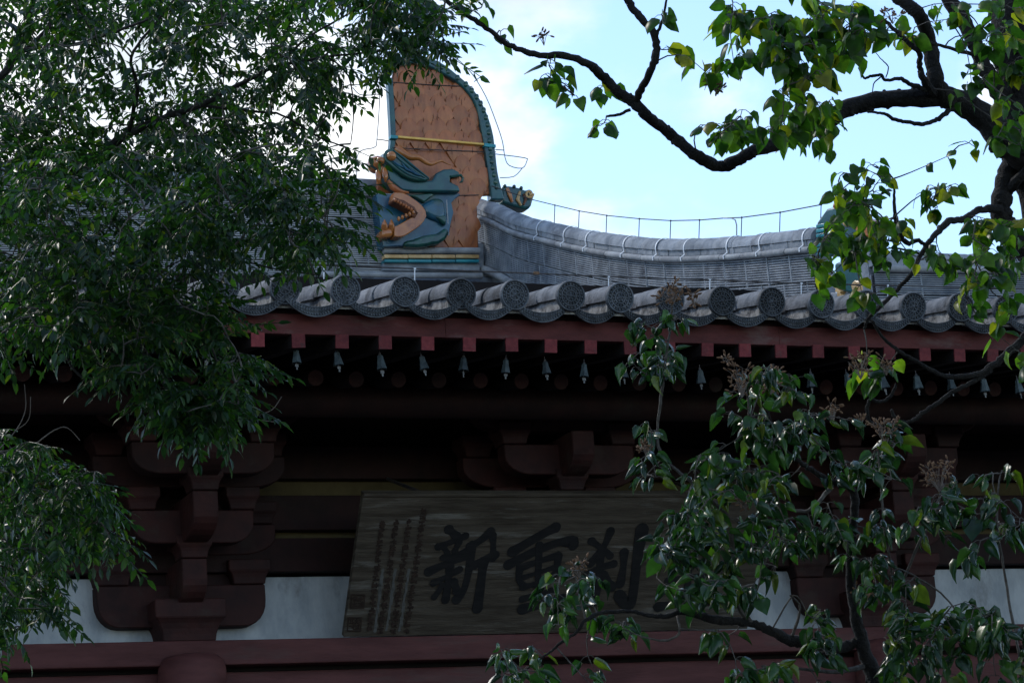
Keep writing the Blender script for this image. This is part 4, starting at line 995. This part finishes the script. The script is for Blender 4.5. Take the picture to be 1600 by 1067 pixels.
holes = [(212,108,24,26),(285,158,18,12),(197,202,16,14),(382,252,30,10),(412,132,20,14),(520,45,18,20),(150,215,10,8),(440,205,16,12),(330,235,14,10),(235,300,16,10),(385,165,14,8),(30,60,14,12),(180,330,26,12),(250,350,18,10),(210,390,14,12),(395,305,12,8),(480,150,12,12),(300,60,10,10),(350,110,12,10),(560,175,16,20),(150,560,30,16),(60,600,40,30)]
anc = []
for P_, n_, (d0, d1) in polyA:
    x0, x1 = min(p[0] for p in P_), max(p[0] for p in P_); y0, y1 = min(p[1] for p in P_), max(p[1] for p in P_); c_ = 0; tries = 0
    while c_ < n_ and tries < 20000:
        tries += 1; x, y = random.uniform(x0, x1), random.uniform(y0, y1)
        if not inpoly(x, y, P_): continue
        if any(((x-hx)/(rx_*1.35))**2+((y-hy+20)/(ry_*1.6))**2 < 1 for hx, hy, rx_, ry_ in holes): continue
        anc.append(atD(x, y-14, random.uniform(d0, d1))); c_ += 1
tips = fo.grow(anc, .0026, .05)
xf = []
cen = atD(200, 250, 8.2)
for p, d, pts in tips:
    for k in range(random.choice((3, 4, 4, 5))):
        q = pts[max(0, len(pts)-1-int(k*.7))]
        a = random.uniform(0, 6.28); side = Vector((math.cos(a), math.sin(a), random.uniform(-.35, .15)))
        dd = (d*.5+side*1.0+Vector((0, 0, -.12))); nrm = Vector((random.gauss(0, .35), random.gauss(0, .35), 1))
        s = random.uniform(.72, 1.08); xf.append((leaf_xf(q, dd, nrm, s), random.randrange(len(pin)), s))
print('pinnate leaves', len(xf))
put_leaves(lt, xf, pin, 'leafA')
tag(fo.tw.build('twigs', M['twig'], lt, True), kind='stuff')
# bare twigs low at the left
for pts in ([(60,690,2.5,7.6),(85,672,2.2,7.6),(105,668,1.8,7.6),(125,688,1.2,7.6)], [(0,700,2.5,7.6),(25,672,2,7.6),(40,640,1.6,7.6),(38,600,1.2,7.6)], [(25,672,1.6,7.6),(45,655,1.4,7.6),(48,620,1,7.6)], [(0,855,2,7.6),(30,868,1.8,7.6),(60,862,1.2,7.6)],
            [(400,650,1.5,7.3),(425,640,1.2,7.3),(440,620,.8,7.3)], [(395,655,1.2,7.3),(420,658,1,7.3),(435,660,.8,7.3)], [(0,705,2.5,7.6),(40,700,2,7.6),(60,690,2,7.6)]):
    P_, R_ = noise_pts(pts, 4, .5, 2); b = MB(); b.tube(P_, R_, 5); b.build('bare_twig', M['deadtwig'], lt, True)

# ---- lilac leaf: heart-shaped blade, folded along the midrib with rolled edges
def lilac(seed, fold, roll, droop, mt):
    rn = random.Random(seed); b = MB(); rows_ = [0, .07, .28, .55, .82, 1.0]; wd = [.06, .36, .46, .36, .15, .0]; bk_ = [0, -.05, 0, 0, 0, 0]
    us = [-1, -.5, 0, .5, 1]; vs = []
    asym = rn.uniform(-.15, .15)
    for i, t in enumerate(rows_):
        yc = t*(1-.12*droop*t); zc = -droop*.40*t*t
        for u in us:
            a = fold+asym*(1 if u > 0 else -1); au = abs(u); s = 1 if u > 0 else -1
            if au < .01: x = 0; z = 0
            else:
                w1 = wd[i]*.5; x = w1*math.cos(a); z = w1*math.sin(a)
                if au > .9:
                    a2 = a+roll; x += w1*math.cos(a2); z += w1*math.sin(a2)
                x *= s
            wob = .02*math.sin(7*t+3*u+seed) if au > .3 else 0
            vs.append((x, yc+(bk_[i] if au > .3 else 0)*(1 if au > .3 else 0), zc+z+wob))
    b.add(vs, [(i*5+k, i*5+k+1, (i+1)*5+k+1, (i+1)*5+k) for i in range(5) for k in range(4)])
    me = b.mesh('leaf', M[mt]); me.polygons.foreach_set('use_smooth', [True]*len(me.polygons)); return me
spec_ = [(1, .3, .5, .5), (2, -.5, -1.3, .7), (3, .8, 1.2, .4), (4, -.8, -1.1, .8), (5, -.3, -1.9, .6), (6, .1, .15, .3), (7, .7, 1.6, .3), (8, -.35, -.9, .5), (9, .5, .9, .9), (10, .2, .9, .3), (11, 1.0, .7, 1.1), (12, -.1, -1.4, 1.0)]
lilB = [lilac(*s, 'leafB') for s in spec_]; lilC = [lilac(s[0], s[1]*.5, s[2]*.35, s[3], 'leafC') for s in spec_]

def leafy(par, nodes, clusters, ms_, mt, seed=0, limit=300, twmat='twig', mult=1.5):
    """clusters: (x0, x1, y0, y1, leaves, depth, size px)"""
    rn = random.Random(seed); fo = Foliage(nodes); anc = []
    for (x0, x1, y0, y1, n_, dep, sz) in clusters:
        n_ = n_*mult; na = max(1, int(round(n_/4.6)))
        for k in range(na):
            while True:
                u, v = rn.uniform(-1, 1), rn.uniform(-1, 1)
                if u*u+v*v < 1.15: break
            x = (x0+x1)/2+u*(x1-x0)/2*.92; y = (y0+y1)/2+v*(y1-y0)/2*.92-6
            dp = dep+rn.uniform(-.22, .22); p = atD(x, y, dp); anc.append((p, sz, n_/na))
    key = {tuple(round(c, 5) for c in p): (sz, k) for p, sz, k in anc}
    xf = []
    for p, d, pts in fo.grow([a[0] for a in anc], .0022, .03):
        sz, k = key[tuple(round(c, 5) for c in p)]
        n_ = int(k)+(1 if rn.random() < k-int(k) else 0)
        for j in range(n_):
            q = pts[max(0, len(pts)-1-(j//2))]; a = rn.uniform(0, 6.28)
            side = Vector((math.cos(a), math.sin(a), rn.uniform(-.9, .15)))
            pet = q+side*.022+Vector((0, 0, rn.uniform(-.004, .01))); fo.tw.tube([q, q.lerp(pet, .5)+Vector((0, 0, .004)), pet], .0011, 4, cap=False)
            dd = side*.8+Vector((0, 0, -rn.uniform(-.15, 1.05)))+d*.2
            nrm = Vector((rn.gauss(0, .7), rn.gauss(0, .7), 1))+side*.5
            s = sz*rn.uniform(.75, 1.25)*(p-CAM).length/F_PX; xf.append((leaf_xf(pet, dd, nrm, s), rn.randrange(len(ms_)), s))
    put_leaves(par, xf, ms_, mt, limit)
    tag(fo.tw.build('twigs', M[twmat], par, True), kind='stuff'); print(par.name, 'leaves', len(xf))

def panicle(par, px, py, dep, rpx, n_, seed):
    """dry seed head: forking stalks with small paired capsules"""
    rn = random.Random(seed); b = MB(); c0 = atD(px, py+rpx*.8, dep); R_ = rpx*dep/F_PX; sb = MB()
    for k in range(n_):
        a = rn.uniform(0, 6.28); e = c0+Vector((math.cos(a)*R_*rn.uniform(.3, 1.1), math.sin(a)*R_*rn.uniform(.3, 1.0), R_*rn.uniform(.3, 2.0)))
        mid = c0.lerp(e, .5)+Vector((0, 0, R_*.25)); b.tube([c0, mid, e], [.0012, .0009, .0006], 4, cap=False)
        for j in range(rn.choice((2, 3, 4))):
            q = e.lerp(mid, rn.uniform(0, .7)); d = Vector((rn.gauss(0, 1), rn.gauss(0, 1), rn.gauss(.4, .8))).normalized(); tip = q+d*.012
            b.tube([q, tip], .0006, 3, cap=False)
            rot = d.to_track_quat('Z', 'Y').to_matrix(); sb.ball(tip+d*.006, (.0030, .0030, .0080), 6, 4, rot=rot)
    o = b.build('seed_head', M['deadtwig'], par, True)
    s_ = bpy.data.objects.new('seed_capsules', sb.mesh('seed_capsules', M['seed'], True)); C.objects.link(s_); s_.parent = o; s_['kind'] = 'stuff'

ul = thing('lilac_tree', (4.6, 8.2, 0), 'dark crooked lilac tree whose thick boughs arch across the sky at upper right', 'tree')
nu = []
TA = [
 ([(1720,1300,120,8.9),(1700,900,110,8.9),(1690,640,100,8.9),(1670,480,90,8.9),(1640,330,80,8.9),(1600,230,70,8.9),(1598,150,74,8.9),(1590,60,80,8.9),(1590,-40,84,8.9)], 'trunk', 6),
 ([(1612,250,56,8.85),(1577,225,50,8.8),(1530,178,44,8.8),(1480,153,34,8.75),(1420,154,29,8.7),(1370,157,28,8.7),(1320,172,27,8.65),(1275,200,26,8.6),(1230,221,23,8.6),(1180,235,20,8.5),(1150,252,20,8.5),(1122,260,19,8.5),(1092,246,19,8.4),(1066,226,18,8.4),(1040,204,17,8.4),(1010,180,17,8.3),(987,158,18,8.3),(962,141,16,8.3),(940,118,15,8.3),(912,97,13,8.2),(880,88,11,8.2),(835,85,10,8.2),(795,70,9,8.2),(765,48,8,8.2),(730,24,8,8.2),(700,4,7,8.2),(680,-18,6,8.2)], 'branch', 5),
 ([(990,162,13,8.3),(1004,136,12,8.25),(1019,106,12,8.2),(1026,76,13,8.2),(1020,50,12,8.2),(1003,30,12,8.2),(985,8,12,8.2),(972,-20,12,8.2)], 'branch', 4),
 ([(1026,56,6,8.2),(1034,35,5,8.2),(1040,10,4,8.2),(1043,-15,3,8.2)], 'branch', 0),
 ([(1482,160,30,8.75),(1466,135,27,8.7),(1458,100,25,8.7),(1450,57,22,8.7),(1437,25,21,8.6),(1414,4,20,8.6),(1390,-12,20,8.6)], 'branch', 5),
 ([(1462,150,16,8.72),(1444,125,12,8.6),(1437,105,9,8.6),(1436,83,9,8.5),(1418,66,8,8.5),(1398,48,7,8.5),(1377,30,6,8.5),(1345,28,5,8.4),(1322,17,4,8.4),(1300,10,3,8.4)], 'branch', 3),
 ([(1398,48,5,8.5),(1430,58,5,8.6),(1463,70,5,8.7),(1504,81,6,8.8),(1540,92,8,8.85)], 'branch', 1),
 ([(1598,165,34,8.9),(1560,140,30,8.85),(1538,104,25,8.85),(1521,64,23,8.85),(1505,32,24,8.85),(1484,0,24,8.85),(1474,-25,24,8.85)], 'branch', 5),
 ([(1458,142,9,8.7),(1435,136,8,8.6),(1418,130,7,8.6),(1405,123,6,8.55),(1384,126,5,8.5),(1377,118,5,8.5),(1362,119,5,8.5),(1350,122,4,8.5),(1342,106,3,8.5)], 'branch', 2),
 ([(1377,120,2.5,8.5),(1366,130,2,8.5),(1363,145,1.5,8.5)], 'branch', 0), ([(1384,122,2,8.5),(1388,105,2,8.5),(1376,92,1.5,8.5),(1368,82,1,8.5)], 'branch', 0),
 ([(1490,168,9,8.75),(1472,182,8,8.7),(1456,191,7,8.65),(1440,194,7,8.6),(1418,191,6,8.6),(1397,187,6,8.6),(1384,179,5,8.6),(1366,176,4,8.6),(1355,175,4,8.6)], 'branch', 2),
 ([(1600,232,50,8.9),(1580,262,36,8.88),(1570,292,33,8.86),(1563,325,34,8.84),(1572,355,38,8.84),(1598,385,40,8.84),(1650,425,44,8.84)], 'branch', 6),
 ([(1562,328,16,8.8),(1545,326,12,8.75),(1524,331,11,8.7),(1507,343,11,8.65),(1486,345,11,8.6),(1470,357,11,8.55),(1452,378,9,8.5),(1437,402,8,8.5),(1423,429,7,8.45),(1402,452,7,8.45),(1376,479,7,8.4),(1358,496,6,8.4),(1350,515,4,8.4)], 'branch', 3),
 ([(1446,384,6,8.5),(1433,375,7,8.5),(1418,380,8,8.5),(1404,362,8,8.45),(1398,334,6,8.4),(1397,300,4,8.4),(1395,280,3,8.4),(1385,268,2,8.4),(1369,262,2,8.4)], 'branch', 3),
 ([(1444,398,4,8.5),(1420,392,4,8.5),(1395,388,3,8.5),(1372,392,2,8.5)], 'branch', 0),
 ([(1660,470,16,8.6),(1625,500,15,8.6),(1598,530,14,8.6),(1578,549,13,8.6),(1554,570,11,8.6),(1520,587,10,8.6),(1477,587,8,8.6),(1443,571,6,8.55),(1409,551,6,8.5),(1382,530,5,8.5),(1362,500,4,8.45)], 'branch', 2),
 ([(1550,578,8,8.6),(1514,600,7,8.6),(1487,613,7,8.6),(1461,632,7,8.6),(1440,646,7,8.6),(1423,659,6,8.6),(1403,656,6,8.6),(1392,640,5,8.6)], 'branch', 2),
 ([(1403,658,5,8.6),(1378,663,6,8.6),(1361,660,6,8.6),(1355,643,6,8.6),(1360,625,6,8.6),(1377,628,5,8.6),(1391,619,5,8.6),(1401,600,4,8.6)], 'branch', 1),
 ([(948,182,4,8.3),(965,180,5,8.3),(985,172,6,8.3)], 'branch', 0),
 ([(1570,300,20,8.86),(1600,270,14,8.8),(1640,200,10,8.8)], 'branch', 1),
]
for k, (pts, nm, kn) in enumerate(TA): branch(ul, pts, 'bark', nu, 60+k, nm, kn, 12 if kn > 3 else 8)
cl = [ # x0,x1,y0,y1,n,depth,size
 (585,625,-15,28,5,8.1,30),(705,780,-12,30,9,8.2,27),(762,785,55,75,2,8.2,26),(805,885,102,165,10,8.1,34),(868,940,110,168,8,8.2,30),(920,960,172,222,4,8.3,36),
 (1005,1060,20,45,4,8.2,30),(1032,1065,50,105,4,8.1,36),(1085,1150,62,130,13,8.1,34),(1150,1230,40,120,20,8.1,33),(1110,1200,-15,50,26,8.2,33),
 (1190,1300,-15,110,74,8.15,34),(1270,1360,-15,100,44,8.2,33),(1220,1310,80,190,38,8.1,33),(1080,1170,175,235,22,8.1,30),(1150,1250,150,232,40,8.1,33),(1230,1320,150,225,26,8.3,32),
 (1340,1420,20,90,12,8.2,31),(1410,1440,40,75,4,8.3,32),(1460,1525,-15,60,12,8.4,28),(1530,1620,-10,90,38,8.4,33),(1540,1630,80,200,36,8.35,33),(1545,1620,200,260,12,8.4,32),(1500,1540,130,170,6,8.5,24),
 (1345,1405,240,300,10,8.2,28),(1300,1370,265,350,26,8.1,30),(1270,1320,335,400,12,8.0,31),(1310,1415,300,395,44,8.2,30),(1258,1300,400,465,14,8.1,31),(1310,1370,380,412,10,8.2,28),(1365,1410,370,430,8,8.2,28),
 (1450,1515,278,345,15,8.3,26),(1475,1550,235,270,5,8.4,24),(1500,1600,345,400,20,8.4,31),(1465,1560,395,440,24,8.4,31),(1540,1620,330,420,24,8.5,32),(1490,1600,420,500,34,8.3,33),(1425,1450,385,420,5,8.3,24),
 (1340,1375,455,520,8,8.2,30),(1240,1290,0,30,6,8.2,30),(1562,1620,545,600,9,8.2,36),(1345,1412,560,615,13,8.4,33),(1230,1262,220,240,2,8.4,26),(1285,1320,225,260,2,8.6,28)]
cl = [c[:6]+(c[6]*.88,) for c in cl]
leafy(ul, nu, cl, lilC, 'leafC', 3, mult=1.4)
panicle(ul, 1345, 575, 8.3, 22, 16, 4); panicle(ul, 1385, 575, 8.4, 14, 8, 5); panicle(ul, 850, 62, 8.2, 12, 5, 8); panicle(ul, 1120, 138, 8.2, 12, 5, 9); panicle(ul, 1395, 25, 8.3, 16, 7, 10)

ll = thing('lilac_shrub', (3.6, 8.0, 0), 'lilac shrub with curled glossy leaves in front of the board and red beam', 'shrub')
nl = []
TB = [
 ([(1395,1500,40,8.4),(1380,1200,34,8.4),(1366,1064,28,8.4),(1351,1016,23,8.4),(1338,964,19,8.4),(1329,912,16,8.4),(1331,845,14,8.35),(1335,774,13,8.3),(1318,755,11,8.3),(1297,752,10,8.3),(1275,738,9,8.25),(1250,722,7,8.2),(1225,700,5,8.2),(1205,660,4,8.2),(1195,620,3,8.2)], 'trunk', 4),
 ([(1300,758,8,8.3),(1275,788,6,8.2),(1254,799,6,8.2),(1220,790,5,8.2),(1190,780,4,8.2)], 'branch', 2),
 ([(1345,1000,18,8.4),(1325,1008,16,8.4),(1297,1013,19,8.35),(1266,1006,18,8.3),(1236,1000,18,8.3),(1205,986,15,8.2),(1174,973,13,8.2),(1132,969,14,8.15),(1105,965,13,8.1),(1067,956,9,8.05),(1040,962,8,8.0),(1015,961,7,8.0),(987,955,6,8.0),(940,957,6,7.95),(915,969,6,7.9),(900,988,5,7.9),(877,1003,5,7.9),(860,1018,4,7.9),(835,1035,3.5,7.9),(818,1050,3,7.9)], 'branch', 4),
 ([(1058,960,4,8.05),(1061,975,4,8.0),(1060,991,4,8.0),(1040,1000,4,8.0),(1015,997,3,8.0),(994,991,2.5,8.0),(972,979,2,8.0)], 'branch', 0),
 ([(1174,973,10,8.2),(1150,940,8,8.15),(1146,900,8,8.1),(1145,856,8,8.1),(1140,830,8,8.1),(1133,802,8,8.1),(1110,782,6,8.05),(1076,750,5,8.0),(1041,720,5,8.0),(1030,700,5,8.0),(1027,673,4,8.0),(1032,629,5,8.0),(1038,585,5,8.0),(1041,555,4,8.0),(1048,510,3,8.0),(1050,478,2,8.0)], 'branch', 1),
 ([(1133,802,5,8.1),(1150,760,4,8.1),(1165,700,3,8.1),(1170,640,3,8.1),(1165,600,2,8.1)], 'branch', 0),
 ([(1399,936,4.5,8.3),(1418,893,4.5,8.25),(1437,845,4.5,8.2),(1461,807,4,8.2),(1470,765,3,8.2),(1472,745,2,8.2)], 'branch', 0),
 ([(1400,960,4,8.3),(1396,931,4,8.3),(1392,883,4,8.25),(1382,826,4,8.2),(1377,764,4,8.2),(1372,700,3,8.2)], 'branch', 0),
 ([(1600,1080,5,8.2),(1589,1002,5,8.2),(1577,940,4.5,8.2),(1568,883,4,8.2),(1558,817,4,8.2),(1560,760,3,8.2),(1564,740,2,8.2)], 'branch', 0),
 ([(1399,886,3,8.25),(1430,900,3,8.2),(1470,926,3,8.2),(1499,959,3,8.2),(1537,1002,3,8.2)], 'branch', 0),
 ([(1236,1000,6,8.3),(1250,950,4,8.25),(1235,930,3,8.2)], 'branch', 0), ([(1170,960,3,8.2),(1190,900,3,8.2),(1205,850,3,8.2),(1215,800,3,8.2)], 'branch', 0),
 ([(1366,1064,10,8.4),(1400,1010,6,8.3),(1450,985,4,8.2),(1520,960,3,8.1)], 'branch', 0), ([(1351,1040,10,8.4),(1300,1050,6,8.2),(1220,1040,4,8.1)], 'branch', 0),
 ([(1205,986,3,8.2),(1240,930,2.5,8.2),(1262,960,1.5,8.2)], 'branch', 0), ([(915,969,3,7.9),(905,930,3,7.9),(900,900,2,7.9)], 'branch', 0),
]
for k, (pts, nm, kn) in enumerate(TB): branch(ll, pts, 'bark' if pts[1][2] > 9 else 'twig', nl, 160+k, nm, kn, 10 if kn > 2 else 7)
cl = [(970,1010,505,530,4,8.0,28),(1010,1075,485,600,34,8.0,28),(985,1030,540,600,8,8.0,28),(968,1050,660,760,18,8.0,29),(1060,1130,790,880,22,8.0,28),
 (1120,1260,575,700,52,8.0,29),(1080,1250,680,800,82,8.0,30),(1020,1160,790,900,52,8.0,29),(1130,1260,790,900,60,8.1,29),(1090,1200,900,960,18,8.1,30),
 (1175,1260,560,610,10,8.1,28),(1240,1330,640,700,22,8.1,28),(1340,1425,660,765,30,8.1,29),(1290,1360,690,780,24,8.15,28),(1250,1340,780,880,38,8.1,29),(1310,1400,790,900,40,8.2,29),
 (1410,1505,765,850,26,8.1,29),(1480,1620,735,800,18,8.1,32),(1490,1620,800,900,26,8.1,33),(1320,1430,900,1000,38,8.1,30),(1400,1520,940,1075,64,8.0,30),(1500,1620,930,1075,48,8.0,32),(1370,1420,990,1080,26,8.1,30),
 (840,950,890,1000,38,7.9,30),(775,880,1000,1080,30,7.9,30),(965,1060,945,1010,12,8.0,28),(1100,1180,985,1010,5,8.1,34),(1130,1250,1010,1080,22,8.0,31),(1220,1310,950,1030,16,8.15,31),(1000,1060,820,890,20,8.0,28),(1040,1150,850,950,46,7.95,29),(1240,1330,1000,1080,12,8.1,30),
 (1040,1130,720,800,16,8.0,28),(870,960,1050,1080,6,7.9,30)]
leafy(ll, nl, cl, lilB, 'leafB', 9)
for i, (x, y, r, n_) in enumerate(((1050,462,20,20),(1085,470,10,6),(1160,602,22,16),(1205,600,20,14),(1140,560,12,6),(1010,705,10,8),(1385,678,24,22),(1468,748,26,24),(905,888,18,16),(1302,648,16,10),(1355,935,18,14),(1165,790,10,8),(1345,662,12,8))):
    panicle(ll, x, y, 7.95 if x < 1250 else 8.15, r, n_, 40+i)
